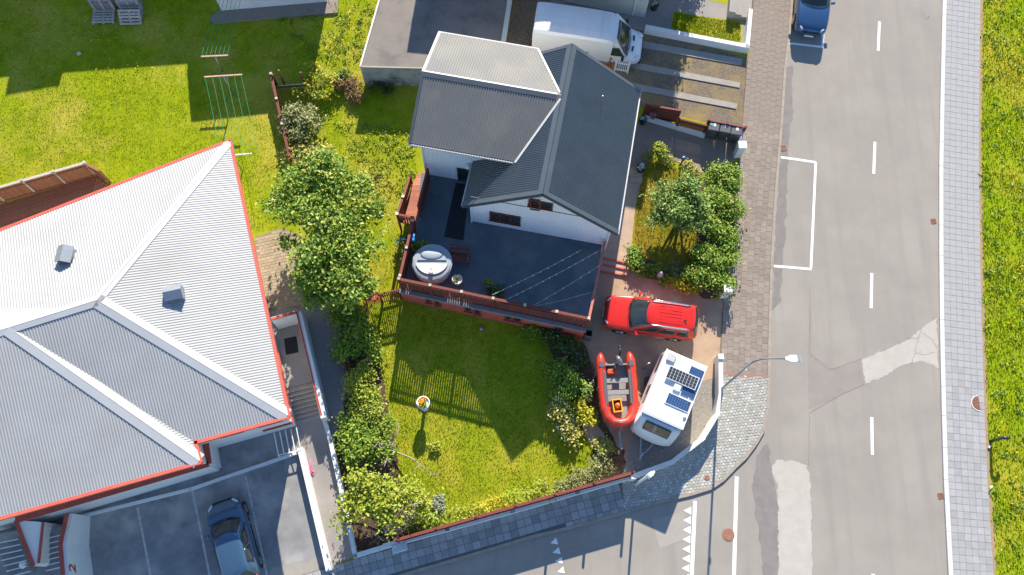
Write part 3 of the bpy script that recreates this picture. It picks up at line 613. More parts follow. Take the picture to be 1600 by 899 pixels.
for x0, y0, x1, y1 in ((664, 463, 675, 473), (678, 467, 689, 477), (725.5, 478, 738, 487), (740.5, 482, 752, 491), (788.5, 490, 800, 500), (802, 494, 815, 503), (866, 509, 880, 519)):
    window(x0, y0, x1, y1, TA + nSw * .055, nSw, dS, terr, 1, mat('red_dark_frame', (.30, .06, .045), (.25, .05, .04), 5))
# fences round the terrace
def zt(p): return Vector((p.x, p.y, ZT))
fS = [PZ(628, 452.5, ZT), PZ(915, 512.5, ZT)]
mesh_fence('terrace_fence', 'long red picket fence along the garden edge of the terrace', fS[0] + nSw * -.02, fS[1] + nSw * -.02, 1.35, m_redwood, .085, .03, .022, 1.55, top=.13, cap_m=m_greyw)
mesh_fence('terrace_fence', 'red picket fence beside the hot tub', PZ(628, 451, ZT) + Vector((.05, .15, 0)), PZ(649, 363, ZT), 1.30, m_redwood, .085, .03, .022, 1.4, top=.13, cap_m=m_greyw)
mesh_fence('terrace_fence', 'dark red fence from the wooden ramp to the house wall', PZ(657, 338, ZT), PZ(671, 283, ZT), 1.20, m_redwood, .10, .012, .025, 1.0, top=.12)
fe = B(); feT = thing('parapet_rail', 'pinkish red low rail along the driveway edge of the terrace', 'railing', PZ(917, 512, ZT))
fe.bar(PZ(917, 509, ZT) + Vector((0, 0, .75)), PZ(942, 388, ZT) + Vector((0, 0, .75)), .12, .07); fe.build('top_rail', mat('pinkish_red', (.50, .17, .13), (.42, .14, .10), 5), feT)  # rail red is paler and pinker than its posts
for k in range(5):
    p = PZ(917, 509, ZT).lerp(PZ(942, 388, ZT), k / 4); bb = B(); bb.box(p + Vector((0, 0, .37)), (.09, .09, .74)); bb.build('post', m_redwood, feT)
# wooden ramp and landing
rp = thing('wooden_ramp', 'red stained wooden ramp with landing beside the terrace', 'ramp', P(640, 330))
RA, RB, RCc, RD = PZ(644, 290, 1.15), PZ(661, 290, 1.15), PZ(653, 352, ZT), PZ(624, 348, ZT)
for k in range(30):
    a, b2 = RA.lerp(RD, k / 30), RB.lerp(RCc, k / 30); a2, b3 = RA.lerp(RD, (k + .9) / 30), RB.lerp(RCc, (k + .9) / 30)
    bb = B(); dn = Vector((0, 0, .04)); bb.hexa([a2 - dn, b3 - dn, b2 - dn, a - dn], [a2, b3, b2, a]); bb.build('plank', m_deck, rp)
RA0, RB0 = P(652, 272), P(665, 268)
for k in range(5):
    a, b2 = RA0.lerp(RA, k / 5), RB0.lerp(RB, k / 5); a2, b3 = RA0.lerp(RA, (k + .9) / 5), RB0.lerp(RB, (k + .9) / 5)
    bb = B(); dn = Vector((0, 0, .04)); bb.hexa([a2 - dn, b3 - dn, b2 - dn, a - dn], [a2, b3, b2, a]); bb.build('plank', m_deck, rp)
for p in (RA, RB, RCc, RD, RA.lerp(RD, .5), RB.lerp(RCc, .5)):
    bb = B(); bb.bar(Vector((p.x, p.y, g(p.x, p.y) - .05)), p - Vector((0, 0, .03)), .09, .09); bb.build('post', m_redwood, rp)
mesh_fence('ramp_fence', 'low brown red side fence of the wooden ramp', RA.lerp(RD, .55), RD, .95, m_redwood, .085, .03, .022, 1.3, top=.11, cap_m=m_whitep)
mesh_fence('ramp_fence', 'brown red fence where the ramp meets the grass', RA + Vector((-.03, .1, 0)), RA.lerp(RD, .5), .85, m_redwood, .085, .03, .022, 1.3, top=.11)
mesh_fence('ramp_fence', 'slatted end fence of the ramp landing', RD, RCc + Vector((-.15, -.05, 0)), .95, m_redwood, .075, .055, .022, 1.2, top=.11)

# --- big white-roofed building
ZE = 3.1
wNE, wSE, wA, wB, wL, wNW = PZ(358, 222, ZE), PZ(449, 650, ZE), PZ(303, 690, ZE), PZ(311, 721, ZE), PZ(0, 808, ZE), PZ(0, 362, ZE)
wL = wL + (wL - wB).normalized() * 9; wNW = wNW + (wNW - wNE).normalized() * 9
P1 = PZ(152, 470, 5.2); nNp = pnorm(wNE, wNW, P1); nEp = pnorm(wNE, wSE, P1); nSp = pnorm(wSE, wA, P1)
P2 = RP(14, 513, P1, nSp); Rx = P2 + (P2 - P1).normalized() * 9
nSp2 = pnorm(wB, wL, P2); nEs = pnorm(P2, wB, wA)
wh = thing('building', 'large white building with hipped white ribbed roof and red gutters', 'building', ((wNE.x + wL.x) / 2, (wNE.y + wL.y) / 2, -1.2))
faces = [([wNE, wNW, Rx + Vector((0, 0, 0)), P2, P1], nNp), ([wNE, P1, wSE], nEp), ([P1, P2, wA, wSE], nSp), ([P2, wB, wA], nEs), ([P2, Rx, wL, wB], nSp2)]
for q, n in faces:
    o = deck('roof', q, m_flash, wh, .14); corrug('roof_sheet', q, n, m_roofw, o, .125, .018, .004)
cs = [sum(q, Vector()) / len(q) for q, n in faces]
cap('hip_cap', wNE, P1, [(nNp, cs[0]), (nEp, cs[1])], .20, m_flash, wh, .045); cap('hip_cap', wSE, P1, [(nEp, cs[1]), (nSp, cs[2])], .32, m_flash, wh, .045)
cap('ridge_cap', P1, Rx, [(nNp, cs[0]), (nSp, cs[2])], .24, m_flash, wh, .045); cap('hip_cap', wB, P2, [(nEs, cs[3]), (nSp2, cs[4])], .34, m_flash, wh, .05)
for a, c in ((wNE, wNW), (wNE, wSE), (wSE, wA), (wA, wB), (wB, wL)):
    bb = B(); d = (c - a).normalized(); out = Vector((d.y, -d.x, 0))
    if out.dot(Vector(cs[0].lerp(cs[2], .5)) - a) > 0: out = -out
    bb.bar(a + out * .07 - d * .08 - Vector((0, 0, .05)), c + out * .07 + d * .08 - Vector((0, 0, .05)), .14, .16); bb.build('gutter', m_fascia, wh)
def inset(poly, d):
    n = len(poly); out = []
    ar = sum(poly[i].x * poly[(i + 1) % n].y - poly[(i + 1) % n].x * poly[i].y for i in range(n)); s = 1 if ar > 0 else -1
    for i in range(n):
        p0, p1, p2 = poly[i - 1], poly[i], poly[(i + 1) % n]; d1 = (p1 - p0).normalized(); d2 = (p2 - p1).normalized()
        n1 = Vector((-d1.y, d1.x, 0)) * s; n2 = Vector((-d2.y, d2.x, 0)) * s; k = n1 + n2; out.append(p1 + k * (d / max(.2, k.dot(n1))))
    return out
fp = inset([Vector((p.x, p.y, 0)) for p in (wNE, wSE, wA, wB, wL, wNW)], .42)
b = B(); b.prism([(p.x, p.y) for p in fp], -2.6, ZE - .08); b.build('wall', m_white, wh)
eE = (fp[1] - fp[0]).normalized(); nEw = Vector((-eE.y, eE.x, 0)); nEw = nEw if nEw.x > 0 else -nEw
for x0, y0, x1, y1, nm in ((433, 519, 444, 560, 'door'), (446, 592, 457, 637, 'window')): window(x0, y0, x1, y1, fp[1] + nEw * .01, nEw, -eE, wh, 1, m_redtrim, nm)
c0 = RP(434, 527, fp[1], nEw); b = B(); b.box(c0 + nEw * .35 + Vector((0, 0, .25)), (1.3, .7, .08), Matrix.Rotation(math.atan2(eE.y, eE.x), 3, 'Z')); b.build('canopy', m_whitep, wh)
sSd = (fp[2] - fp[1]).normalized(); nSd = Vector((sSd.y, -sSd.x, 0)); nSd = nSd if nSd.y < 0 else -nSd
def window_at(c, w, h_, n, du, parent, panes=2, fm=None):
    M = Matrix((du, -n, Vector((0, 0, 1)))).transposed(); b = B(); f = .07
    for k in (-1, 1): b.box(c + M @ Vector((k * (w - f) / 2, -.02, 0)), (f, .06, h_), M); b.box(c + M @ Vector((0, -.02, k * (h_ - f) / 2)), (w - 2 * f, .06, f), M)
    o = b.build('window', fm, parent)
    for k in range(panes): q = B(); q.box(c + M @ Vector((-w / 2 + w * (k + .5) / panes, -.005, 0)), (w / panes - .06, .02, h_ - 2 * f), M); q.build('pane', m_glass, o)
for k in (.8, 2.6): window_at(fp[1] + sSd * k + nSd * .01 + Vector((0, 0, 1.35)), 1.1, .8, nSd, -sSd, wh, 2, m_redtrim)
b = B(); b.bar(fp[1] + nEw * .04 + Vector((0, 0, .15)) - eE * 3.6, fp[1] + nEw * .04 + nSd * .04 + Vector((0, 0, .15)), .08, .10); b.bar(fp[1] + nSd * .04 + nEw * .04 + Vector((0, 0, .15)), fp[1] + nSd * .04 + sSd * 1.4 + Vector((0, 0, .15)), .08, .10); b.build('red_sill_band', m_redtrim, wh)
for px, py, an in ((106, 402, 1.53), (275, 461, .25)):
    n = nNp if an > 1 else nEp; q = RP(px, py, P1, n); v = thing('roof_vent', 'small gabled metal vent on the %s slope of the white roof' % ('plain back' if an > 1 else 'triangular end'), 'vent', q, 'vents on the white roof'); v.location.z += .16
    M = Matrix.Rotation(an, 3, 'Z'); b = B(); s = [(-.30, -.30), (.30, -.30), (.30, .18), (0, .36), (-.30, .18)]
    b.hexa([M @ Vector((-.36, y, z)) for y, z in s], [M @ Vector((.36, y, z)) for y, z in s]); b.build('housing', m_steel, v, world=False)
    for k in (-1, 1):
        b = B(); b.hexa([M @ Vector(p) for p in ((-.40, k * .36, .16), (.40, k * .36, .16), (.40, 0, .375), (-.40, 0, .375))][::(1 if k < 0 else -1)], [M @ Vector(p) for p in ((-.40, k * .36, .19), (.40, k * .36, .19), (.40, 0, .405), (-.40, 0, .405))][::(1 if k < 0 else -1)]); b.build('lid', m_steel, v, world=False)
# balcony parapet with red coping on the parking side
pa, pb_, pc = PZ(24, 813, .55), PZ(326, 725, .55), PZ(321, 690, .55)
par = thing('balcony_parapet', 'white balcony parapet with red coping above the parking lot', 'parapet', G(pb_))
for a, c in ((pa, pb_), (pb_, pc)):
    b = B(); d = (c - a).normalized(); e = Vector((-d.y, d.x, 0)) * .11
    b.prism([(p.x, p.y) for p in (a - e, c - e, c + e, a + e)], -2.2, .50); b.build('wall', m_white, par)
    b = B(); b.bar(Vector((*a.xy, .535)), Vector((*c.xy, .535)), .27, .07); b.build('coping', m_redtrim, par)
# stair hall walls and steps in front
st = thing('entrance_steps', 'white walled twin entrance stairs with red copings beside the number 2 wall', 'stairs', P(60, 850))
top2 = [PZ(108, 803, .45), PZ(98, 850, .75), PZ(103, 915, .75)]
b = B()
for a, c in zip(top2[:-1], top2[1:]):
    d = (c - a).normalized(); e = Vector((-d.y, d.x, 0)).normalized() * .16
    b.hexa([Vector((*p.xy, -2.2)) for p in (a - e, a + e, c + e, c - e)][::-1], [Vector((*(a - e).xy, a.z)), Vector((*(a + e).xy, a.z)), Vector((*(c + e).xy, c.z)), Vector((*(c - e).xy, c.z))][::-1])
b.build('side_wall', m_white, st)
b = B()
for a, c in zip(top2[:-1], top2[1:]): b.bar(a + Vector((-.08, 0, .03)), c + Vector((-.08, 0, .03)), .16, .07)
b.build('coping', m_redtrim, st)
tri = [PZ(25, 813, .50), PZ(68, 816, .42), PZ(69, 823, .38), PZ(61, 880, -.1), PZ(53, 885, -.1)]
b = B(); b.hexa([Vector((*p.xy, -2.2)) for p in tri][::-1], tri[::-1]); b.build('balustrade', m_white, st)
b = B(); b.bar(tri[0] + Vector((0, 0, .04)), tri[4] + Vector((0, 0, .04)), .14, .07); b.bar(tri[1] + Vector((0, 0, .04)), tri[3] + Vector((0, 0, .04)), .10, .07); b.build('coping', m_redtrim, st)
for k in range(7):
    f0 = k / 7; a, c = PZ(-10, 836, -.3).lerp(PZ(20, 895, -1.25), f0), PZ(30, 828, -.3).lerp(PZ(52, 886, -1.25), f0); e = Vector((.05, -.42, 0))
    b = B(); b.hexa([Vector((*p.xy, -2.2)) for p in (a, a + e, c + e, c)], [Vector((*p.xy, a.z)) for p in (a, a + e, c + e, c)]); o = b.build('step', m_park, st); b = B(); b.bar(Vector((*(a + e * .98).xy, a.z + .008)), Vector((*(c + e * .98).xy, a.z + .008)), .05, .02); b.build('nosing', m_whitep, o)
    a, c = PZ(78, 826, -.3).lerp(PZ(72, 886, -1.25), f0), PZ(104, 820, -.3).lerp(PZ(96, 880, -1.25), f0)
    b = B(); b.hexa([Vector((*p.xy, -2.2)) for p in (a, a + e, c + e, c)], [Vector((*p.xy, a.z)) for p in (a, a + e, c + e, c)]); o = b.build('step', m_park, st); b = B(); b.bar(Vector((*(a + e * .98).xy, a.z + .008)), Vector((*(c + e * .98).xy, a.z + .008)), .05, .02); b.build('nosing', m_whitep, o)
lp = PZ(36, 883, -.2); b = B(); b.lathe(lp, [(.02, -.14), (.13, -.1), (.16, 0), (.13, .1), (.02, .14)], 16); lo = b.build('lamp_globe', m_whitep, st)
b = B(); b.bar(lp, tri[4] + Vector((0, 0, .03)), .04, .05); b.build('bracket', m_redtrim, lo)
fc = bpy.data.curves.new('house_number', 'FONT'); fc.body = '2'; fc.size = .85; fc.extrude = .01; fc.shear = .15
ft_ = bpy.data.objects.new('tmp', fc); COL.objects.link(ft_); bpy.context.view_layer.update(); nm_ = bpy.data.meshes.new_from_object(ft_.evaluated_get(bpy.context.evaluated_depsgraph_get())); bpy.data.objects.remove(ft_)
nm_.materials.clear(); nm_.materials.append(m_redtrim); fo = bpy.data.objects.new('house_number', nm_); link(fo, st)
d2 = (top2[2] - top2[1]).normalized(); ex = Vector((-d2.y, d2.x, 0)); ex = ex if ex.x > 0 else -ex
q2 = RP(119, 897, top2[1] + ex * .175, ex)
fo.rotation_euler = Matrix((-d2 if d2.y < 0 else d2, Vector((0, 0, 1)), ex)).transposed().to_euler(); fo.location = q2 - wloc(st)
# low walls of parking lot
def lowwall(name, label, pts, w, h, m, h0=-.1, capm=None, capw=None, seg=None):
    t = thing(name, label, 'wall', G(pts[0]))
    for a, c in zip(pts[:-1], pts[1:]):
        d = Vector((c.x - a.x, c.y - a.y, 0)).normalized(); e = Vector((-d.y, d.x, 0)) * w / 2
        b = B(); b.prism([(p.x, p.y) for p in (a - e - d * w * .49, c - e + d * w * .49, c + e + d * w * .49, a + e - d * w * .49)], lambda p: SL * p[1] + h0, lambda p: SL * p[1] + h); b.build('wall', m, t)
        if capm: b = B(); b.bar(G(a, h + .03), G(c, h + .03), capw or w + .08, .06); b.build('coping', capm, t)
    return t
lowwall('parking_kerb', 'white low kerb wall between building and parking bays', pix([(131, 807), (300, 765), (467, 708)]), .13, .22, m_white)
lowwall('parking_wall', 'thick white wall between the parking lot and the alley', pix([(473, 706), (516, 888)]), .24, .55, m_white)
rl = thing('light_well_bars', 'white parallel bars over the light well at the building corner', 'railing', P(450, 695))
for k in range(5):
    t_ = k / 4; a = PZ(428 + 35 * t_, 676 - 8 * t_, -.1); c = PZ(435 + 35 * t_, 711 - 8 * t_, -.35); b = B(); b.bar(a, c, .04, .05); b.build('bar', m_whitep, rl)
b = B(); b.bar(PZ(434, 712, -.36), PZ(471, 703, -.36), .05, .05); b.build('end_bar', m_whitep, rl)
for p in (PZ(434, 712, -.36), PZ(471, 703, -.36)): b = B(); b.bar(p, G(p, -.05), .05, .05); b.build('post', m_whitep, rl)
# side stairs with parapet
ss = thing('side_stairs', 'concrete side stairs with white red topped parapet by the white building', 'stairs', P(470, 560))
LZ = -.20; a1, a2 = PZ(466, 487, 1.15), PZ(505.5, 653, .38); d = Vector((a2.x - a1.x, a2.y - a1.y, 0)).normalized(); e = Vector((-d.y, d.x, 0)) * .13
b = B(); b.hexa([Vector((*p.xy, -1.2)) for p in (a1 - e, a2 - e, a2 + e, a1 + e)], [Vector((*(a1 - e).xy, a1.z)), Vector((*(a2 - e).xy, a2.z)), Vector((*(a2 + e).xy, a2.z)), Vector((*(a1 + e).xy, a1.z))]); b.build('parapet', m_white, ss)
si = -1 if e.x > 0 else 1
b = B(); b.bar(a1 + e * si * .55 + Vector((0, 0, .012)), a2 + e * si * .55 + Vector((0, 0, .012)) - d * .15, .085, .05); b.build('red_stripe', m_redtrim, ss)
a3 = PZ(424, 499, 1.15); d3 = Vector((a3.x - a1.x, a3.y - a1.y, 0)).normalized(); e3 = Vector((-d3.y, d3.x, 0)) * .1
b = B(); b.hexa([Vector((*p.xy, -1.2)) for p in (a1 - e3, a3 - e3, a3 + e3, a1 + e3)], [Vector((*p.xy, 1.146)) for p in (a1 - e3, a3 - e3, a3 + e3, a1 + e3)]); b.build('parapet', m_white, ss)
b = B(); b.bar(a1 + Vector((0, 0, .02)), a3 + Vector((0, 0, .02)), .12, .05); b.build('red_stripe', m_redtrim, ss)
l1, l2 = PZ(412, 505, LZ), PZ(470, 490, LZ); l3, l4 = PZ(487, 597, LZ), PZ(440, 609, LZ)
b = B(); b.prism([(p.x, p.y) for p in (l1, l4, l3, l2)], -1.4, LZ); b.build('landing', m_asph2, ss)
for k in range(8):
    z = LZ - .066 * (k + 1); a = l4.lerp(PZ(455, 664, -.75), k / 8); c = l3.lerp(PZ(503, 651, -.75), k / 8); a_2 = l4.lerp(PZ(455, 664, -.75), (k + 1) / 8); c_2 = l3.lerp(PZ(503, 651, -.75), (k + 1) / 8)
    b = B(); b.hexa([Vector((*p.xy, -1.5)) for p in (a, a_2, c_2, c)], [Vector((*p.xy, z)) for p in (a, a_2, c_2, c)]); o = b.build('step', mat('step_concrete', (.42, .345, .27), (.33, .27, .21), 3, .9), ss)
    b = B(); b.bar(Vector((*a_2.xy, z + .006)), Vector((*c_2.xy, z + .006)), .05, .02); b.build('nosing', m_patch, o)
dm = thing('door_mat', 'dark rubber mat on the side stairs landing', 'mat', PZ(455, 540, LZ + .012)); b = B(); b.box((0, 0, 0), (.62, .85, .02), Matrix.Rotation(-1.35 + math.pi / 2, 3, 'Z')); b.build('pad', m_mat, dm, world=False)
# --- flat roofed garage
gz = P(570, 133).z + 1.55
gr = [PZ(563, 105.5, gz), PZ(668, 108, gz), PZ(786, 70, gz), PZ(806, -60, gz), PZ(610, -60, gz)]
ga = thing('garage', 'flat felt roofed garage with stained concrete wall', 'garage', G(gr[0]))
b = B(); b.prism([(p.x, p.y) for p in gr], 0.4, gz - .06); b.build('wall', m_stain, ga)
b = B(); b.prism([(p.x, p.y) for p in gr], gz - .058, gz); b.build('roof', m_felt, ga)
for a, c, w, m in ((gr[0], gr[1], .08, m_strip), (gr[0], gr[4], .09, m_kerb), (gr[2], gr[3], .26, m_cream)):
    b = B(); b.bar(a + Vector((0, 0, .03)), c + Vector((0, 0, .03)), w, .10); b.build('edge_trim', m, ga)
# --- neighbouring houses, mostly beyond the picture, seen by their walls and shade
def shade_pt(px, py, z): q = P(px, py); k = z - q.z; return Vector((q.x + SUNV.x * k, q.y + SUNV.y * k, z))
def neighbour(name, label, base, zt_, depth, wallm, roofm, over=.35, loc=None):
    t = thing(name, label, 'house', G(base[0])); d = (base[1] - base[0]); d.z = 0; d.normalize(); nb = Vector((-d.y, d.x, 0)); nb = nb if nb.y > 0 else -nb
    q = [base[0], base[1], base[1] + nb * depth, base[0] + nb * depth]
    b = B(); b.prism([(p.x, p.y) for p in q], -.5, zt_); b.build('wall', wallm, t)
    m0 = [Vector((*(q[0] - d * over - nb * over).xy, zt_ - .05)), Vector((*(q[1] + d * over - nb * over).xy, zt_ - .05)), Vector((*(q[2] + d * over + nb * over).xy, zt_ - .05)), Vector((*(q[3] - d * over + nb * over).xy, zt_ - .05))]
    r0, r1 = (m0[0] + m0[3]) / 2 + Vector((0, 0, depth * .13)), (m0[1] + m0[2]) / 2 + Vector((0, 0, depth * .13))
    for qd in ([m0[0], m0[1], r1, r0], [r0, r1, m0[2], m0[3]]): deck('roof', qd, roofm, t, .12)
    for tr in ([m0[1], m0[2], r1], [m0[3], m0[0], r0]): b = B(); b.quad(*[p + (d * -.4 if p.x > base[0].x + 3 else d * .4) for p in tr]); b.build('gable', wallm, t)
    return t, q, d, nb
def zfor(pb, ps):               # eave height at plan point pb whose shade reaches photo point ps
    q = P(*ps); k = (pb.y - q.y) / SUNV.y; return q.z + k
pA0, pA1 = P(347, 19), P(512, 5); zA_ = zfor((pA0 + pA1) / 2 + Vector((0, -.35, 0)), (400, 184))
tA, qA, dA, nbA = neighbour('neighbour_house', 'white walled house at the top of the grass plot', (pA0, pA1), zA_, 7, m_white, m_felt)
bb = B(); bb.prism([(p.x, p.y) for p in pix([(328, 30), (333, 38), (528, 22), (530, -10), (512, 3), (347, 17)])], lambda p: g(*p[:2]), lambda p: g(*p[:2]) + .12); bb.build('deck', mat('grey_deck', (.30, .24, .20), (.22, .18, .15), 8, .85), tA)
pB0, pB1 = shade_pt(-60, 118, 6.2), shade_pt(300, 92, 6.2)
neighbour('neighbour_house', 'tall neighbouring house whose shade falls over the pallets', (G(pB0), G(pB1)), 6.2, 6, m_cream, m_felt)
pB2, pB3 = shade_pt(8, 150, 8.2), shade_pt(92, 135, 8.2)
bb = B(); tw = thing('neighbour_shade_volume', 'unseen shade casting tower of the neighbouring house', 'volume', G(pB2)); bb.prism([(pB2.x, pB2.y), (pB3.x, pB3.y), (pB3.x, pB3.y + 2.5), (pB2.x, pB2.y + 2.5)], 0, 8.2); bb.build('wall', m_cream, tw)  # unseen volume sized to cast the stepped shade over the grass
pC0, pC1 = P(880, 2), P(1007, 28); zc = 7.6
tC, qC, dC, nbC = neighbour('neighbour_house', 'cream walled house beside the white van', (pC0, pC1), zc, 7, m_cream, m_felt, .8)
bb = B(); bb.bar(P(988, 24) + Vector((0, -.04, .05)), P(988, 24) + Vector((0, -.04, 5.8)), .06, .06); bb.build('corner_strip', m_whitep, tC)
pD0 = shade_pt(637, 88, 7.0); pD1 = shade_pt(1031, 150, 7.0); k0 = gz; q = PZ(637, 90, gz); pD0 = Vector((q.x + SUNV.x * (7.2 - gz), q.y + SUNV.y * (7.2 - gz), 7.2))
pD1 = Vector((P(1036, 60).x + SUNV.x * 6.2, pD0.y - 1.4, 7.2))
neighbour('neighbour_house', 'tall cream block behind the garage', (G(pD0), G(pD1)), 7.0, 6, m_cream, m_felt, .1)
lowwall('garden_wall', 'white low garden wall round the small neighbouring lawn', pix([(1009, 51), (1164, 81), (1169, 26)]), .22, .50, m_white)
sp = thing('entrance_steps', 'grey concrete entrance steps by the upper pavement', 'steps', P(1150, 15))
for k, (x0, x1) in enumerate(((1135, 1146), (1146, 1156), (1156, 1171))): b = B(); b.prism([(p.x, p.y) for p in pix([(x0, 28 + k), (x1, 30 + k), (x1 + 4, -12), (x0 + 4, -12)])], lambda p: g(*p[:2]) - .1, lambda p: g(*p[:2]) + .55 - .17 * k); b.build('step', m_strip, sp)
# ------------------------------------------------------------------ vehicles
def lie(t, pos, ang, h=0.0):     # stand a thing on the sloping ground, local x along heading ang
    x = Vector((math.cos(ang), math.sin(ang), SL * math.sin(ang))).normalized(); y = GN.cross(x).normalized()
    t.matrix_world = Matrix.Translation(G(pos, h)) @ Matrix((x, y, GN)).transposed().to_4x4()
def wheel(parent, x, y, r, side, w=.2, rim=m_chrome, name='wheel'):
    M = Matrix.Rotation(math.pi / 2, 3, 'X'); b = B(); b.lathe((x, y, r), [(r * .62, -w / 2), (r * .93, -w / 2), (r, -w / 4), (r, w / 4), (r * .93, w / 2), (r * .62, w / 2)], 22, M); o = b.build(name, m_tyre, parent, True, False)
    b = B(); z = side * w * .42; b.lathe((x, y + z, r), [(r * .6, -.012), (r * .6, .012), (r * .5, .018), (.02, .02)], 18, M); rm = b.build('rim', m_greyp, o, False, False)
    b = B()
    for k in range(5):
        a = k * 2 * math.pi / 5; b.bar((x, y + z + side * .022, r), (x + math.cos(a) * r * .58, y + z + side * .022, r + math.sin(a) * r * .58), .05, .03, (0, 1, 0))
    b.lathe((x, y + z + side * .01, r), [(r * .64, -.012), (r * .64, .014), (r * .56, .016), (r * .56, -.01)], 18, M); b.build('spokes', rim, o, False, False)
    return o
def loft(stations, name, m, parent, sub=2):
    V = []; Fc = []; n = 0
    for x, w, zb, zs, zt_ in stations:
        half = [(.80 * w, zb), (.965 * w, zb + .10), (w, zb + .26), (w, zb + .62 * (zs - zb)), (.972 * w, zs), (.88 * w, zs + .62 * (zt_ - zs)), (.52 * w, zt_ - .008)]
        ring = [(x, y, z) for y, z in half] + [(x, 0, zt_)] + [(x, -y, z) for y, z in half[::-1]] + [(x, 0, zb)]
        n = len(ring); V += ring
    for i in range(len(stations) - 1):
        for k in range(n): Fc.append((i * n + k, (i + 1) * n + k, (i + 1) * n + (k + 1) % n, i * n + (k + 1) % n))
    Fc.append(tuple(range(n))); Fc.append(tuple((len(stations) - 1) * n + k for k in range(n - 1, -1, -1)))
    o = raw(name, V, Fc, m, parent, True, False); subsurf(o, sub); return o
def patch(f, n, m_, name, m, parent, flip=False):
    V = [f(i / n, j / m_) for i in range(n + 1) for j in range(m_ + 1)]; Fc = []
    for i in range(n):
        for j in range(m_): q = (i * (m_ + 1) + j, (i + 1) * (m_ + 1) + j, (i + 1) * (m_ + 1) + j + 1, i * (m_ + 1) + j + 1); Fc.append(q[::-1] if flip else q)
    o = raw(name, V, Fc, m, parent, True, False); s = o.modifiers.new('solid', 'SOLIDIFY'); s.thickness = .012; s.offset = -1; return o
def car(name, label, cat, pos, ang, s, paint):
    t = thing(name, label, cat); lie(t, pos, ang, .006)
    loft(s['st'], 'body', paint, t)
    xf0, xf1, xr0, xr1, w0, w1, z0, z1, bow = s['gh']
    lp_ = lambda a, b_, t_: a + (b_ - a) * t_
    def outline(t_, ins=0.0, dz=0.0):
        w = lp_(w0, w1, t_ ** 1.15) - ins; xf = lp_(xf0, xf1, t_) - ins; xr = lp_(xr0, xr1, t_) + ins; z = lp_(z0, z1, t_) + dz; pts = []
        for k in np.linspace(-1, 1, 9): pts.append((xf - bow * k * k - (.05 * abs(k) ** 8), k * w * .985, z))
        for k in np.linspace(0, 1, 8)[1:-1]: pts.append((lp_(xf - bow, xr + bow * .4, k), w, z + .015 * math.sin(k * math.pi)))
        for k in np.linspace(1, -1, 9): pts.append((xr + bow * .4 * k * k + .03 * abs(k) ** 8, k * w * .985, z))
        for k in np.linspace(1, 0, 8)[1:-1]: pts.append((lp_(xf - bow, xr + bow * .4, k), -w, z + .015 * math.sin(k * math.pi)))
        return pts
    rings = [outline(0), outline(.4), outline(.8), outline(1), outline(1, .10, .035), outline(1, .34, .055)]
    n = len(rings[0]); V = [p for r in rings for p in r]; Fc = [(i * n + k, i * n + (k + 1) % n, (i + 1) * n + (k + 1) % n, (i + 1) * n + k) for i in range(len(rings) - 1) for k in range(n)]
    Fc.append(tuple((len(rings) - 1) * n + k for k in range(n))); raw('cabin', V, Fc, paint, t, True, False)
    def ws(e): # windscreen and rear glass
        def f(u, v):
            t_ = lp_(.06, .94, v); k = lp_(-.90, .90, u); w = lp_(w0, w1, t_ ** 1.15); z = lp_(z0, z1, t_)
            x = lp_(xf0, xf1, t_) - bow * k * k + .012 if e else lp_(xr0, xr1, t_) + bow * .4 * k * k - .012
            return (x, k * w, z + .012)
        return f
    patch(ws(1), 10, 5, 'windscreen', m_glass, t); patch(ws(0), 10, 5, 'rear_window', m_glass, t, True)
    for sd in (-1, 1):
        for a, b_ in s['win']:
            def f(u, v):
                t_ = lp_(.10, .86, v); k = lp_(a, b_, u); w = lp_(w0, w1, t_ ** 1.15); xf = lp_(xf0, xf1, t_) - bow; xr = lp_(xr0, xr1, t_) + bow * .4
                return (lp_(xf, xr, k), sd * (w + .012), lp_(z0, z1, t_))
            patch(f, 5, 4, 'side_window', m_glass, t, sd > 0)
        b = B(); M = Matrix.Rotation(sd * .25, 3, 'Z'); mx = xf0 - .52; b.box((mx, sd * (w0 + .17), z0 + .07), (.13, .22, .14), M); o = b.build('mirror', s.get('mir', paint), t, False, False); bevel(o, .04, 3)
        L_ = s['st']; xF, xB = L_[-1][0], L_[0][0]
        hx = xF - .20; hw = L_[-3][1]
        b = B(); b.blob((hx, sd * hw * .74, s['hz']), (.15, .15, .07), 12, 6, Matrix.Rotation(-sd * .75, 3, 'Z') @ Matrix.Diagonal((1.3, .42, 1))); b.build('headlight', m_lens, t, True, False)
        b = B(); b.blob((xB + .16, sd * L_[2][1] * .84, s['tz'] - .06), (.10, .10, .14), 12, 6, Matrix.Diagonal((.9, .8, 1))); b.build('tail_light', m_redlens, t, True, False)
        for wx in s['wh']:
            b = B(); b.lathe((wx, sd * (s['tr'] + .015), s['wr']), [(s['wr'] + .055, -.09), (s['wr'] + .055, .09), (.02, .091)], 22, Matrix.Rotation(math.pi / 2, 3, 'X')); b.build('wheel_arch', m_blackp, t, True, False)
            wheel(t, wx, sd * s['tr'], s['wr'], sd, .22)
        b = B(); b.box((0, sd * (s['tr'] + .09), .28), (s['wh'][0] - s['wh'][1] - .8, .05, .06)); b.build('sill_strip', s.get('sill', m_blackp), t, False, False)
    xF = s['st'][-1][0]; b = B(); b.box((xF - .05, 0, s['hz'] - .12), (.12, .95, .16)); o = b.build('grille', m_blackp, t, False, False); bevel(o, .03, 2)
    b = B(); b.box((xF + .012, 0, .38), (.03, .5, .11)); b.build('number_plate', m_whitep, t, False, False)
    b = B(); b.box((s['st'][0][0] - .012, 0, .62), (.03, .5, .11)); b.build('number_plate', m_whitep, t, False, False)
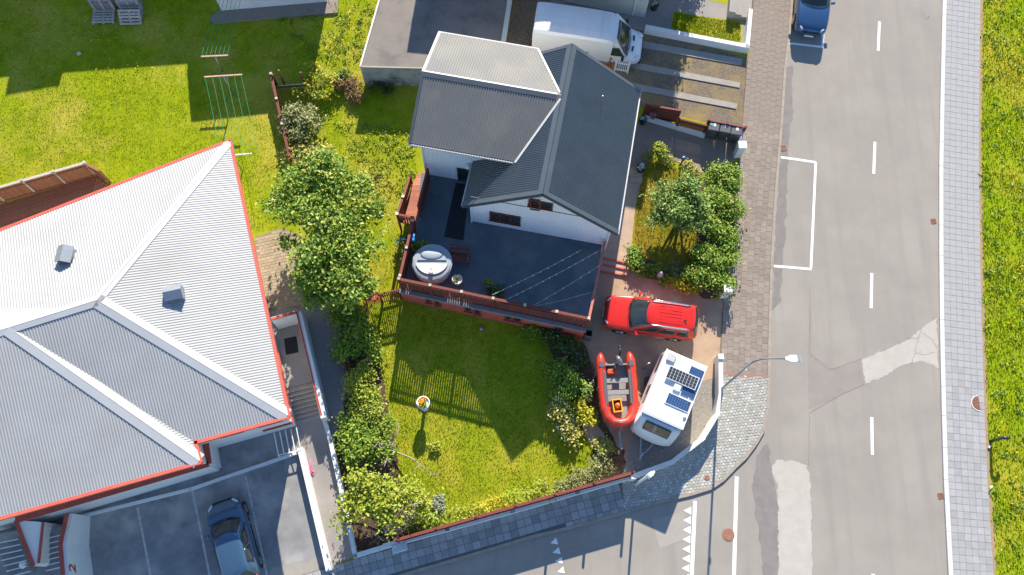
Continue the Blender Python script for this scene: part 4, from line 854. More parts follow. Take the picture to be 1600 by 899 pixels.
    for k in (-1, 1): b = B(); b.bar((xf0 + .02, k * .05, z0 + .03), (xf0 - .10, k * .62 + .1, z0 + .06), .025, .02); b.build('wiper', m_blackp, t, False, False)
    return t
m_red = mat('red_car_paint', (.62, .018, .006), rough_=.32, coat=.7)
m_blue = mat('blue_car_paint', (.028, .085, .20), rough_=.28, coat=1.0, metal=.35)
m_navy = mat('dark_blue_car_paint', (.06, .125, .21), rough_=.26, coat=1.0, metal=.4)
m_vanw = mat('white_van_paint', (.74, .75, .76), (.70, .71, .72), 1.2, .32, coat=.6)
suv = dict(st=[(-2.34, .62, .42, .92, .98), (-2.28, .80, .30, .98, 1.04), (-2.05, .88, .24, 1.03, 1.08), (-1.4, .91, .22, 1.04, 1.08), (-.3, .915, .20, 1.03, 1.07), (.75, .915, .20, 1.01, 1.08), (1.25, .91, .22, .97, 1.07), (1.75, .89, .26, .90, 1.00), (2.1, .84, .30, .82, .92), (2.28, .74, .34, .72, .80), (2.33, .60, .42, .62, .68)],
           gh=(1.22, .30, -2.30, -2.02, .85, .64, 1.02, 1.66, .18), win=[(.10, .36), (.40, .66), (.70, .90)], wh=(1.42, -1.28), wr=.355, tr=.80, hz=.80, tz=.95, sill=m_chrome)
A_ = P(952, 487, .5); B_ = P(1086, 506, .5); ang = math.atan2(A_.y - B_.y, A_.x - B_.x)
sv = car('parked_car', 'red estate sport utility car with silver roof rails on the driveway', 'car', P(1016, 494.5, .6), ang, suv, m_red)
for k in (-1, 1):
    b = B(); b.tube([(-1.75, k * .60, 1.69), (-1.6, k * .605, 1.745), (-.4, k * .625, 1.755), (.05, k * .62, 1.74), (.18, k * .61, 1.68)], .028, 8); b.build('roof_rail', m_chrome, sv, True, False)
for k in range(6): b = B(); b.bar((-1.35, -.40 + .16 * k, 1.722), (-.25, -.40 + .16 * k, 1.722), .035, .012); o = b.build('roof_rib', m_red, sv, False, False)
b = B(); b.bar((-1.45, .18, 1.72), (-1.58, .18, 1.80), .05, .03); b.build('antenna', m_blackp, sv, False, False)
for k in (-1, 1): b = B(); b.tube([(2.0, k * .80, .62), (2.2, k * .68, .60), (2.30, k * .42, .60)], .035, 6); b.build('chrome_trim', m_chrome, sv, True, False)
hat = dict(st=[(-1.98, .58, .42, .86, .92), (-1.93, .76, .30, .94, 1.0), (-1.7, .84, .24, .98, 1.02), (-1.0, .87, .22, .98, 1.02), (0, .875, .20, .96, 1.0), (.8, .875, .20, .94, 1.0), (1.2, .86, .22, .88, .97), (1.6, .80, .28, .78, .86), (1.85, .68, .32, .66, .72), (1.95, .50, .40, .56, .60)],
           gh=(1.08, .38, -1.86, -1.52, .79, .57, .96, 1.49, .20), win=[(.12, .42), (.46, .78)], wh=(1.26, -1.22), wr=.31, tr=.75, hz=.74, tz=.92)
A_ = P(344, 788); B_ = P(372, 893); ang = math.atan2(A_.y - B_.y, A_.x - B_.x)
car('parked_car', 'dark blue small hatchback in the shaded parking bay', 'car', P(366, 844, .5), ang, hat, m_navy)
sed = dict(suv); sed['gh'] = (1.05, .12, -2.12, -1.6, .83, .60, .98, 1.56, .18); sed['sill'] = m_blackp
ang = math.atan2(P(1263, 62).y - P(1270, -40).y, P(1263, 62).x - P(1270, -40).x)
car('parked_car', 'blue car parked at the kerb outside the brick pavement', 'car', P(1269.5, -5.5, .6), ang, sed, m_blue)
# white panel van
A_ = P(1005, 92, .5); B_ = P(828, 66, .5); ang = math.atan2(A_.y - B_.y, A_.x - B_.x)
van = thing('panel_van', 'long white high roof panel van on the gravel driveway', 'van'); lie(van, P(919, 58, 1.0), ang, .05)
prof = [(-2.98, .35, 2.30, .86), (-2.93, .35, 2.42, .88), (-2.5, .32, 2.46, .90), (-1, .32, 2.47, .90), (.4, .32, 2.46, .90), (1.0, .32, 2.43, .89), (1.30, .32, 2.33, .88)]
V = []; Fc = []
for x, zb, zt_, wt in prof:
    w = 1.0 if x > -2.95 else .97
    half = [(.9 * w, zb), (w, zb + .12), (w, 1.15), (.99 * w, 1.5), (wt + .045, zt_ - .16), (wt - .06, zt_ - .03), (.5, zt_ + .02)]
    V += [(x, y, z) for y, z in half] + [(x, 0, zt_ + .03)] + [(x, -y, z) for y, z in half[::-1]] + [(x, 0, zb)]
n = 16
for i in range(len(prof) - 1):
    for k in range(n): Fc.append((i * n + k, (i + 1) * n + k, (i + 1) * n + (k + 1) % n, i * n + (k + 1) % n))
Fc.append(tuple(range(n))); Fc.append(tuple((len(prof) - 1) * n + k for k in range(n - 1, -1, -1)))
raw('body', V, Fc, m_vanw, van, False, False)
loft([(1.2, .98, .32, 1.12, 1.16), (1.6, .99, .30, 1.15, 1.22), (2.1, .98, .30, 1.12, 1.20), (2.45, .95, .32, 1.02, 1.10), (2.75, .88, .36, .88, .96), (2.92, .74, .40, .76, .82), (2.98, .60, .46, .64, .68)], 'bonnet', m_vanw, van, 2)
vc = lambda v, k: (1.3 + (2.16 - 1.3) * (1 - v), (.93 - .07 * v) * k, 1.12 + v * 1.22)
V = [(1.25, .97, 1.05), (1.25, -.97, 1.05), (2.2, -.94, 1.12), (2.2, .94, 1.12), (1.25, .89, 2.36), (1.25, -.89, 2.36), (1.42, -.80, 2.30), (1.42, .80, 2.30)]
raw('cab', V, [(3, 2, 1, 0), (4, 5, 6, 7), (0, 1, 5, 4), (1, 2, 6, 5), (2, 3, 7, 6), (3, 0, 4, 7)], m_vanw, van, False, False)
patch(lambda u, v: (2.24 - .80 * v - .10 * (2 * u - 1) ** 2 + .06, (2 * u - 1) * (.88 - .10 * v), 1.16 + 1.10 * v), 8, 5, 'windscreen', m_glass, van)
for sd in (-1, 1):
    raw('side_window', [(1.30, sd * .985, 1.22), (2.02, sd * .965, 1.24), (1.66, sd * .90, 1.86), (1.30, sd * .945, 1.86)], [(0, 1, 2, 3) if sd < 0 else (3, 2, 1, 0)], m_glass, van, False, False)
    b = B(); b.box((1.95, sd * 1.12, 1.32), (.14, .24, .26)); o = b.build('mirror', m_blackp, van, False, False); bevel(o, .04, 2)
    b = B(); b.blob((2.72, sd * .74, .92), (.2, .2, .12), 12, 6, Matrix.Rotation(-sd * .5, 3, 'Z') @ Matrix.Diagonal((1.3, .6, 1))); b.build('headlight', m_lens, van, True, False)
    b = B(); b.box((-2.985, sd * .93, 1.25), (.05, .12, .55)); b.build('tail_light', m_redlens, van, False, False)
    b = B(); b.box((2.45, sd * .33, 1.125), (.09, .32, .02), Matrix.Rotation(sd * .12, 3, 'Z') @ Matrix.Rotation(.25, 3, 'Y')); b.build('bonnet_vent', m_dark, van, False, False)
    for wx in (1.98, -1.6):
        b = B(); b.lathe((wx, sd * .93, .36), [(.42, -.08), (.42, .08), (.02, .081)], 22, Matrix.Rotation(math.pi / 2, 3, 'X')); b.build('wheel_arch', m_blackp, van, True, False); wheel(van, wx, sd * .90, .35, sd, .22, m_greyp)
    b = B(); b.box((-.2, sd * 1.0, .52), (3.6, .03, .08)); b.build('side_moulding', m_greyp, van, False, False)
for x in (-2.2, -1.5, -.8, -.1, .6): b = B(); b.bar((x, -.78, 2.492), (x, .78, 2.492), .05, .016); b.build('roof_rib', m_vanw, van, False, False)
b = B(); b.box((-3.0, 0, .42), (.14, 1.9, .18)); b.build('rear_bumper', m_blackp, van, False, False)
b = B(); b.box((2.96, 0, .50), (.12, 1.5, .22)); o = b.build('front_bumper', m_blackp, van, False, False); bevel(o, .05, 2)
for sd in (-1, 1): b = B(); b.box((-.35, sd * .995, 1.2), (.9, .02, .12)); b.build('door_track', m_greyp, van, False, False)

# caravan
rz = 2.45
def cz(px, py): return PZ(px, py, P(px, py).z + rz)
A_ = (cz(1043, 545) + cz(1105, 572)) / 2; D_ = (cz(1003, 643) + cz(1068, 668)) / 2; ang = math.atan2(D_.y - A_.y, D_.x - A_.x); hd = Vector((math.cos(ang), math.sin(ang), 0))
cv = thing('caravan', 'white touring caravan with solar panels on its roof', 'caravan'); Lr = (D_ - A_).length; W2 = (cz(1043, 545) - cz(1105, 572)).length / 2
cpos = A_ + hd * (Lr * .5) + Vector((0, .27, 0)); lie(cv, cpos, ang, .02); x0 = -Lr / 2; x1 = Lr / 2
m_cvw = mat('caravan_shell', (.80, .81, .82), (.76, .77, .78), 1.5, .4); m_cvg = mat('caravan_front', (.66, .70, .74), (.62, .66, .70), 2, .35)
def extr(prof, y0, y1, name, m, par, flip=False):
    b = B(); a = [(x, y0, z) for x, z in prof]; c = [(x, y1, z) for x, z in prof]; b.hexa(a, c); return b.build(name, m, par, False, False)
o = extr([(x0, .42), (x0 - .02, 1.2), (x0, 2.42), (x0 + .1, rz), (x1, rz), (x1 + .04, 2.4), (x1 + .04, .40)], W2, -W2, 'shell', m_cvw, cv); bevel(o, .05, 2)
fr = [(x1 + .03, .42), (x1 + .03, rz - .06), (x1 + .32, rz - .22), (x1 + .62, 1.88), (x1 + .86, 1.42), (x1 + 1.0, .95), (x1 + .92, .45)]
V = []; Fc = []; ys = np.linspace(-1, 1, 9)
for k in ys: V += [(x - .22 * (abs(k) ** 2.6) * max(0, (x - x1 - .1)), k * W2 * (1 - .03 * max(0, x - x1)), z) for x, z in fr]
m_ = len(fr)
for i in range(8):
    for j in range(m_ - 1): Fc.append((i * m_ + j, i * m_ + j + 1, (i + 1) * m_ + j + 1, (i + 1) * m_ + j))
Fc += [tuple(range(m_ - 1, -1, -1)), tuple(8 * m_ + j for j in range(m_))]
fo_ = raw('front', V, [f[::-1] for f in Fc], m_cvg, cv, True, False)
b = B(); b.box((x1 + .50, -.02, 2.09), (.54, 1.26, .03), Matrix.Rotation(.86, 3, 'Y')); o = b.build('front_window', m_blackp, cv, False, False)
b = B(); b.box((x1 + .51, -.02, 2.10), (.45, 1.16, .03), Matrix.Rotation(.86, 3, 'Y')); b.build('pane', mat('smoked_window', (.20, .16, .13), (.08, .07, .065), 5, .08), o, False, False)
b = B(); b.box((x1 + .02, 0, rz - .01), (.12, 2 * W2 - .05, .05)); b.build('roof_seam', mat('seam_grey', (.45, .50, .56)), cv, False, False)
for k in (-1, 1):
    b = B(); b.bar((x0 - .01, k * W2, rz + .0), (x1 + .05, k * W2, rz + .0), .06, .05); b.build('awning_rail', m_cvw, cv, False, False)
    b = B(); b.box((0, k * (W2 + .006), .95), (Lr - .5, .012, .10)); b.build('side_stripe', m_redtrim, cv, False, False)
    for a in (-1.0, .6): b = B(); b.box((a, k * (W2 + .01), 1.55), (.9, .02, .55)); b.build('window', m_glass, cv, False, False)
    wheel(cv, -.2, k * (W2 - .16), .31, k, .18, m_whitep)
for k in (-1, 1): b = B(); b.bar((x1 + .6, k * .45, .42), (x1 + 1.75, k * .03, .42), .07, .07); b.build('drawbar', m_steel, cv, False, False)
b = B(); b.tube([(x1 + 1.65, 0, .42), (x1 + 1.95, 0, .46)], .06); b.bar((x1 + 1.75, 0, .5), (x1 + 1.55, 0, .66), .04, .04); b.build('hitch', m_steel, cv, False, False)
b = B(); b.tube([(x1 + 1.6, .12, .05), (x1 + 1.6, .12, .6)], .03); b.lathe((x1 + 1.6, .12, .10), [(.10, -.03), (.10, .03)], 12, Matrix.Rotation(math.pi / 2, 3, 'X')); b.build('jockey_wheel', m_blackp, cv, False, False)
def grid_mat(name, c, line, nx, ny, wdt=.04):
    m = bpy.data.materials.new(name); m.use_nodes = True; t = m.node_tree; N = t.nodes; L = t.links; bs = N['Principled BSDF']; bs.inputs['Roughness'].default_value = .18
    tc = N.new('ShaderNodeTexCoord'); br = N.new('ShaderNodeTexBrick'); br.offset = 0; br.inputs['Color1'].default_value = (*c, 1); br.inputs['Color2'].default_value = (c[0] * 1.15, c[1] * 1.15, c[2] * 1.15, 1); br.inputs['Mortar'].default_value = (*line, 1)
    br.inputs['Scale'].default_value = 1; br.inputs['Brick Width'].default_value = 1 / nx; br.inputs['Row Height'].default_value = 1 / ny; br.inputs['Mortar Size'].default_value = wdt / max(nx, ny); br.inputs['Mortar Smooth'].default_value = 0
    L.new(tc.outputs['Generated'], br.inputs['Vector']); L.new(br.outputs[0], bs.inputs['Base Color']); return m
m_pvk = grid_mat('black_solar_cells', (.035, .04, .055), (.60, .61, .62), 4, 9, .05); m_pvb = grid_mat('blue_solar_cells', (.028, .07, .165), (.20, .28, .42), 4, 9, .04)
iv = cv.matrix_world.inverted()
def panel(q, z, m, framem, name='solar_panel'):
    lo = [iv @ cz(*p) for p in q]; c = sum(lo, Vector()) / 4; u = (lo[1] - lo[0]); v = (lo[3] - lo[0]); su, sv_ = v.length, u.length
    ob = B(); ob.box((0, 0, 0), (su, sv_, .03)); o = ob.build(name, framem, cv, False, False); o.location = (c.x, c.y, rz + z); o.rotation_euler = (0, 0, 0)
    ob = B(); ob.box((0, 0, 0), (su - .06, sv_ - .06, .006)); p = ob.build('cells', m, o, False, False); p.location = (0, 0, .018)
    return o
panel([(1080, 571), (1100, 581), (1084, 626), (1064, 616)], .03, m_pvb, m_pvb)
panel([(1046, 571), (1092, 592), (1085, 611), (1039, 590)], .13, m_pvk, m_cvw)
panel([(1045, 612), (1081, 629), (1074, 646), (1039, 629)], .035, m_pvb, m_cvw)
for px, py, s_ in ((1049, 559, .40), (1058, 606, .34), (1070, 651, .14)):
    q = iv @ cz(px, py); b = B(); b.box((q.x, q.y, rz + .06), (s_, s_, .10)); o = b.build('roof_hatch', mat('hatch_plastic', (.55, .53, .50), (.48, .47, .45), 5, .4) if px < 1055 else m_cvw, cv, False, False); bevel(o, .03, 2)
b = B(); q = iv @ cz(1075, 622); b.tube([(q.x, q.y, rz + .15), (q.x + .15, q.y + .1, rz + .1), (q.x + .3, q.y, rz + .03)], .015, 6); b.build('cable', m_whitep, cv, True, False)

# inflatable boat on its trailer
A_ = P(960, 549, .8); D_ = P(969, 668, .8); ang = math.atan2(D_.y - A_.y, D_.x - A_.x); bo = thing('inflatable_boat', 'red inflatable boat with grey seats and outboard motor', 'boat'); lie(bo, (A_ + D_) / 2, ang, 0)
Lb = (D_ - A_).length; hb = Lb / 2; yb = .74; rt = .235; zb_ = .95
m_tube = mat('red_hypalon', (.64, .040, .018), (.58, .034, .016), 3, .42); m_strake = mat('grey_strake', (.10, .105, .115), rough_=.6); m_floor = mat('boat_floor', (.30, .29, .28), (.25, .24, .235), 5, .8)
half = [(-hb, .70, 0, .05), (-hb + .18, .72, 0, .16), (-hb + .42, .735, 0, rt), (-hb + .8, yb, 0, rt), (0, yb, 0, rt), (hb * .42, yb - .02, .01, rt), (hb * .66, .60, .04, rt), (hb - .33, .33, .09, rt), (hb - .25, 0, .11, rt)]
full = half + [(x, -y, z, r) for x, y, z, r in half[-2::-1]]
b = B(); b.tube([(x, y, zb_ + z) for x, y, z, r in full], [r for *_, r in full], 16); b.build('tube', m_tube, bo, True, False)
st_ = [(x, y, z) for x, y, z, r in half if x > -hb + .3 ] 
allp = st_ + [(x, -y, z) for x, y, z in st_[-2::-1]]
b = B(); b.tube([(x, y * .93 if abs(y) > 0 else y, zb_ + z + rt * .96) for x, y, z in allp], .022, 6); b.build('seam', m_strake, bo, True, False)
for sd in (-1, 1):
    b = B(); b.bar((-hb + .95, sd * (yb - .13), zb_ + rt * .86), (hb * .38, sd * (yb - .13), zb_ + rt * .86), .16, .05); o = b.build('strake', m_strake, bo, False, False); bevel(o, .02)
    b = B(); b.bar((-hb + .45, sd * (yb - .02), zb_ + rt * .98), (-hb + .72, sd * (yb - .02), zb_ + rt * .98), .26, .04); b.build('tube_patch', m_strake, bo, False, False)
    for xx in (-.9, -.1, .7): b = B(); b.tube([(xx - .12, sd * (yb + .2), zb_ + .1), (xx, sd * (yb + .25), zb_ + .06), (xx + .12, sd * (yb + .2), zb_ + .1)], .018, 6); b.build('grab_handle', m_blackp, bo, True, False)
b = B(); b.prism([(-hb + .6, -.6), (hb * .5, -.6), (hb * .72, -.3), (hb * .72, .3), (hb * .5, .6), (-hb + .6, .6)], zb_ - .22, zb_ - .16); b.build('floor', m_floor, bo, False, False)
b = B(); b.box((-hb + .62, 0, zb_ - .02), (.06, 1.06, .42)); b.build('transom', m_strip, bo, False, False)
for xx in (-.45, .12): b = B(); b.box((xx, 0, zb_ + .12), (.22, 1.14, .04)); o = b.build('seat', m_floor, bo, False, False); bevel(o, .01)
mo = B(); mo.blob((-hb + .48, .10, zb_ + .42), (.2, .2, .2), 12, 6, Matrix.Rotation(.35, 3, 'Z') @ Matrix.Diagonal((1.45, .8, 1))); mo_ = mo.build('outboard_motor', mat('motor_cowl', (.20, .21, .22), rough_=.2, metal=.5), bo, True, False)
b = B(); b.bar((-hb + .35, .10, zb_ + .3), (-hb + .20, .12, zb_ - .55), .12, .16); b.build('motor_leg', m_blackp, mo_, False, False)
b = B(); b.tube([(-hb + .25, .12, zb_ + .45), (-hb + .02, .2, zb_ + .50), (-hb - .18, .18, zb_ + .44)], .045, 8); b.blob((-hb - .2, .18, zb_ + .44), (.08, .08, .07)); b.build('bracket', m_blackp, mo_, True, False)
b = B(); b.tube([(-hb + .65, .0, zb_ + .38), (-hb + 1.0, -.28, zb_ + .36)], .025, 8); b.build('tiller', m_blackp, mo_, True, False)
ft = thing('fuel_can', 'orange fuel can in the stern of the red boat', 'fuel can', bo.matrix_world @ Vector((-hb + .95, -.22, zb_ - .15))); ft.rotation_euler = (0, 0, ang)
b = B(); b.box((0, 0, .13), (.28, .48, .26)); o = b.build('tank', mat('orange_plastic', (.62, .09, .02), rough_=.4), ft, False, False); bevel(o, .05, 2); b = B(); b.lathe((.05, .1, .28), [(.04, -.02), (.04, .03)], 10); b.build('cap', m_blackp, ft, False, False)
cr = thing('plastic_crate', 'yellow plastic crate in the bow of the red boat', 'crate', bo.matrix_world @ Vector((hb * .42, -.10, zb_ - .15))); cr.rotation_euler = (0, 0, ang + .08)
m_yel = mat('yellow_plastic', (.75, .38, .012), rough_=.4)
for k in (-1, 1):
    b = B(); b.box((k * .29, 0, .17), (.05, .44, .34)); o = b.build('side', m_yel, cr, False, False); b = B(); b.box((0, k * .20, .17), (.53, .045, .34)); b.build('side', m_yel, cr, False, False)
b = B(); b.box((0, 0, .02), (.53, .38, .03)); b.build('base', mat('crate_inside', (.16, .12, .09), (.1, .08, .06), 6), cr, False, False)
bk = thing('orange_float', 'orange float lying in the yellow crate', 'float', bo.matrix_world @ Vector((hb * .42 - .05, -.06, zb_ + .02))); b = B(); b.blob((0, 0, 0), (.15, .15, .13), 12, 6); b.build('ball', mat('float_orange', (.75, .14, .015), rough_=.4), bk, True, False)
tl = thing('boat_trailer', 'galvanised boat trailer under the red inflatable', 'trailer'); lie(tl, (A_ + D_) / 2, ang, 0)
b = B(); b.bar((-1.4, 0, .55), (hb + .95, 0, .48), .08, .10); b.bar((-.5, -.9, .45), (-.5, .9, .45), .07, .07); b.build('frame', m_steel, tl, False, False)
for sd in (-1, 1): wheel(tl, -.5, sd * .98, .27, sd, .15, m_whitep); b = B(); b.bar((-1.2, sd * .35, .66), (1.2, sd * .35, .66), .08, .08); b.build('bunk', m_steel, tl, False, False)
b = B(); b.tube([(hb + .7, .1, .02), (hb + .7, .1, .75)], .03); b.box((hb + .72, .0, .5), (.22, .14, .08)); b.build('jockey_wheel', m_steel, tl, False, False)
b = B(); b.bar((hb + .05, 0, .52), (hb - .05, 0, 1.0), .08, .08); b.build('winch_post', m_steel, tl, False, False)

# ------------------------------------------------------------------ walls and fences of the garden
def white_rail(name, label, pts, h):
    t = thing(name, label, 'wall', G(pts[0]))
    for a, c in zip(pts[:-1], pts[1:]):
        d = (c - a).normalized(); e = Vector((-d.y, d.x, 0)) * .08
        b = B(); b.prism([(p.x, p.y) for p in (a - e, c - e, c + e, a + e)], lambda p: g(*p[:2]) - .1, lambda p: g(*p[:2]) + h - .05); b.build('wall', m_white, t)
        b = B(); b.bar(G(a - d * .1, h), G(c + d * .1, h), .22, .08); b.build('coping', mat('cream_coping', (.72, .68, .60), (.66, .62, .55), 3, .7), t)
    for p in (pts[0], pts[-1]): b = B(); b.box(G(p, h / 2 + .05), (.26, .26, h + .12)); b.build('pier', m_white, t)
    return t
white_rail('corner_wall', 'cream white curved boundary wall round the caravan', pix([(985, 748), (1045, 726), (1091, 690), (1114, 652), (1119, 622), (1119, 565)]), .85)
gw = lowwall('garden_wall', 'white garden wall carrying a red fence along the slate pavement', pix([(605, 854), (700, 828), (800, 800), (900, 771), (983, 747)]), .22, .70, m_white)
fa, fb = P(625, 847), P(980, 746)
mesh_fence('street_fence', 'red picket fence on top of the white street wall', G(fa, .62), G(fb, .62), 1.0, m_redwood, .12, .010, .022, 1.8, top=.13, px_=.35)
lowwall('hedge_wall', 'thin white wall enclosing the hedge bed beside the alley', pix([(509, 657), (519, 692), (537, 775), (557, 869), (603, 855)]), .20, .42, m_white)
fw = pix([(537, 500), (541, 560), (552, 642)])
for i, (a, c) in enumerate(zip(fw[:-1], fw[1:])): mesh_fence('alley_fence', ['red board fence between the alley and the tall hedge', 'red board fence between alley and the lower hedge'][i], G(a), G(c), .75, m_redwood, .12, .01, .02, 1.5, top=.10)
wf = pix([(431, 133), (437, 165), (448, 210), (460, 262)]); 
mesh_fence('boundary_fence', 'long red board fence behind the variegated bush', G(wf[0]), G(wf[2]), .95, m_redwood, .12, .01, .02, 1.7, top=.14, cap_m=m_greyw); mesh_fence('boundary_fence', 'lower red board fence running into the big tree', G(wf[2]), G(wf[3]), .95, m_redwood, .12, .01, .02, 1.5, top=.14)
df = thing('board_fence', 'dark board fence behind the yellow flowering bush', 'fence', P(434, 138))
for k in range(4):
    b = B(); b.bar(P(433, 136, .25 + .24 * k), P(478, 133, .25 + .24 * k), .03, .20); b.build('board', m_darkw, df)
for x, y in ((434, 136), (446, 135), (477, 133)): b = B(); b.bar(P(x, y), P(x, y) + Vector((0, 0, 1.15 + (x == 446) * .3)), .09, .09); b.build('post', m_brownw, df)
nf = [P(-40, 330), P(10, 316), P(152, 275)]
for i, (a, c) in enumerate(zip(nf[:-1], nf[1:])): mesh_fence('yard_fence', ['brown wooden fence at the far end of the white building', 'brown wooden fence with pale top rail behind the white building'][i], G(a), G(c), 1.35, m_brownw, .11, .012, .022, 1.8, top=.14, post_m=m_greyw, cap_m=m_greyw)
mesh_fence('yard_fence', 'short return of the brown fence towards the white roof', G(nf[2]), G(P(172, 285)), 1.2, m_brownw, .11, .012, .022, 1.2, top=.12)
dk = thing('wooden_deck', 'brown plank deck between the fence and the white building', 'deck', P(60, 318))
da, db, dc, dd_ = P(-40, 334), P(160, 275), P(172, 300), P(-40, 372)
for k in range(16):
    q = [da.lerp(dd_, k / 16), da.lerp(dd_, (k + .92) / 16), db.lerp(dc, (k + .92) / 16), db.lerp(dc, k / 16)]
    b = B(); b.hexa([G(p, .02) for p in q], [G(p, .16) for p in q]); b.build('plank', m_brownw, dk)
rf = pix([(1004, 183), (1056, 192), (1062, 203), (1098, 211)])
mesh_fence('drive_fence', 'tall dark red board fence between gravel drive and forecourt', G(rf[0]), G(rf[1]), 1.15, m_redwood, .115, .005, .022, 1.3, top=.09); mesh_fence('drive_fence', 'lower dark red board fence beside the bins', G(rf[2]) + Vector((-.2, .1, 0)), G(rf[3]), .9, m_redwood, .115, .005, .022, 1.3, top=.09)
mesh_fence('drive_fence', 'dark red slatted screen behind the wheelie bins', G(P(1100, 205)), G(P(1156, 216)), 1.05, m_redwood, .09, .05, .022, 1.0, top=.10, cap_m=m_redwood)
lowwall('forecourt_kerb', 'pale low retaining wall under the dark red fence', pix([(1008, 187), (1098, 214)]), .16, .28, m_white)
lowwall('forecourt_wall', 'white post wall at the pavement end of the bins', pix([(1154, 214), (1149, 245)]), .18, .75, m_white)
pg = thing('gate_post', 'white gate pier at the hedge beside the bins', 'post', P(1151, 243)); b = B(); b.box((0, 0, .5), (.36, .36, 1.1)); b.build('pier', m_white, pg, False, False); b = B(); b.box((0, 0, 1.09), (.44, .44, .08)); b.build('capstone', m_kerb, pg, False, False)
pg = thing('gate_post', 'white gate pier by the driveway and yellow bush', 'post', P(1129, 462)); b = B(); b.box((0, 0, .5), (.34, .34, 1.0)); b.build('pier', m_white, pg, False, False); b = B(); b.box((0, 0, 1.04), (.42, .42, .08)); b.build('capstone', m_kerb, pg, False, False)
mesh_fence('garden_fence', 'orange stained picket fence behind the house beside the van', G(P(866, 92)), G(P(957, 108)), 1.1, m_orange, .10, .05, .022, 1.5, top=.08)
mesh_fence('garden_fence', 'small white picket gate at the end of the orange fence', G(P(960, 110)), G(P(980, 114)), .9, m_whitep, .05, .05, .02, .7)
# garden gate beside terrace
gt = thing('garden_gate', 'arched red garden gate with lattice beside the terrace corner', 'gate', P(600, 476))
ga_, gb_ = P(574, 476), P(597, 474); dg = (gb_ - ga_).normalized(); wgt = (gb_ - ga_).length
pts = [(0, 0), (wgt, 0)] + [(wgt * (.5 + .5 * math.cos(a)), 1.35 + .38 * math.sin(a)) for a in np.linspace(0, math.pi, 9)]
b = B(); nq = Vector((-dg.y, dg.x, 0)) * .02
arch = [ga_ + dg * x + Vector((0, 0, z)) for x, z in pts[2:]]; b.tube(arch, .05, 6); b.tube([ga_, arch[-1]], .045, 6); b.tube([gb_, arch[0]], .045, 6); b.build('frame', m_redwall, gt)
for k in range(-10, 16):
    for s_ in (1, -1):
        xs_ = []; 
        for j in range(40):
            z = 1.55 * j / 39; x = k * .11 + s_ * z * .6
            if 0 <= x <= wgt: xs_.append((x, z))
        if len(xs_) > 1: b = B(); b.bar(ga_ + dg * xs_[0][0] + Vector((0, 0, xs_[0][1])) + nq * s_, ga_ + dg * xs_[-1][0] + Vector((0, 0, xs_[-1][1])) + nq * s_, .022, .012); b.build('lath', m_redwood, gt)
b = B(); b.prism([(p.x, p.y) for p in (PZ(574, 470, 1.2), PZ(572, 466, 1.2), PZ(577, 462, 1.2), PZ(588, 460, 1.2), PZ(597, 461, 1.2), PZ(597, 467, 1.2))], 1.1, 1.2); b.build('curved_top', m_redwall, gt)
mesh_fence('gate_fence', 'short dark red slat fence joining the gate and terrace', G(P(598, 474)), G(P(628, 466)), 1.25, m_redwood, .05, .045, .02, 1.1, top=.08)
stp = thing('garden_steps', 'three brick red steps from house path to the driveway', 'steps', P(957, 402))
for k in range(3):
    y = 396 + 10 * k; b = B(); b.prism([(p.x, p.y) for p in pix([(937 - k * 2, y - 2), (981, y + 7), (980, y + 15), (935 - k * 2, y + 7)])], lambda p: g(*p[:2]) - .2, lambda p: g(*p[:2]) + .14 - .03 * k); o = b.build('step', m_path, stp)
    b = B(); b.bar(P(936 - k * 2, y + 6, .155 - .03 * k), P(980, y + 15, .155 - .03 * k), .07, .05); b.build('nosing', m_redwall, o)
stp = thing('garden_steps', 'two low steps in the house path near the white flower pot', 'steps', P(995, 272))
for k in range(2): b = B(); b.prism([(p.x, p.y) for p in pix([(984, 266 + 9 * k), (1004, 270 + 9 * k), (1002, 279 + 9 * k), (982, 275 + 9 * k)])], lambda p: g(*p[:2]) - .1, lambda p: g(*p[:2]) + .16 - .06 * k); b.build('step', m_path, stp)

# ------------------------------------------------------------------ lamps, bins, small things
def lamp(label, base, hgt, end, k_, m, armh=.5):
    t = thing('street_lamp', label, 'street lamp', base); top = Vector((0, 0, hgt)); e = end - base
    b = B(); b.tube([(0, 0, 0), (0, 0, hgt * .25), (0, 0, hgt)], [.075, .06, .05], 10); b.build('pole', m, t, True, False)
    hz = Vector((e.x, e.y, 0)); b = B(); pts = [Vector((0, 0, hgt)), Vector((0, 0, hgt + .25)) + hz * .05, Vector((0, 0, hgt + armh * .8)) + hz * .18, Vector((0, 0, hgt + armh)) + hz * .40, Vector((0, 0, hgt + armh)) + hz]
    b.tube(pts, .032, 8); b.build('arm', m_greyp, t, True, False)
    d = hz.normalized(); M = Matrix.Rotation(math.atan2(d.y, d.x), 3, 'Z'); c = pts[-1]
    b = B(); b.hexa([c + M @ (Vector(p) * k_) for p in ((-.1, -.05, -.05), (.15, -.16, -.05), (.58, -.16, -.05), (.58, .16, -.05), (.15, .16, -.05), (-.1, .05, -.05))], [c + M @ (Vector(p) * k_) for p in ((-.1, -.05, .06), (.15, -.15, .07), (.58, -.14, .05), (.58, .14, .05), (.15, .15, .07), (-.1, .05, .06))]); o = b.build('lamp_head', m_whitep, t, False, False)
    b = B(); b.box(c + M @ (Vector((.49, 0, .07)) * k_), (.14 * k_, .27 * k_, .04), M); b.build('sensor_panel', m_steel, o, False, False)
    b = B(); b.box(Vector((.05, 0, hgt * .8)), (.1, .1, .14)); b.build('junction_box', m_whitep, t, False, False)
bl = P(1121.5, 613); e1 = PZ(1230, 560.5, bl.z + 6.3); lamp('tall street lamp with long curved arm over the street', bl, 5.6, e1, 1.0, m_steel, .7)
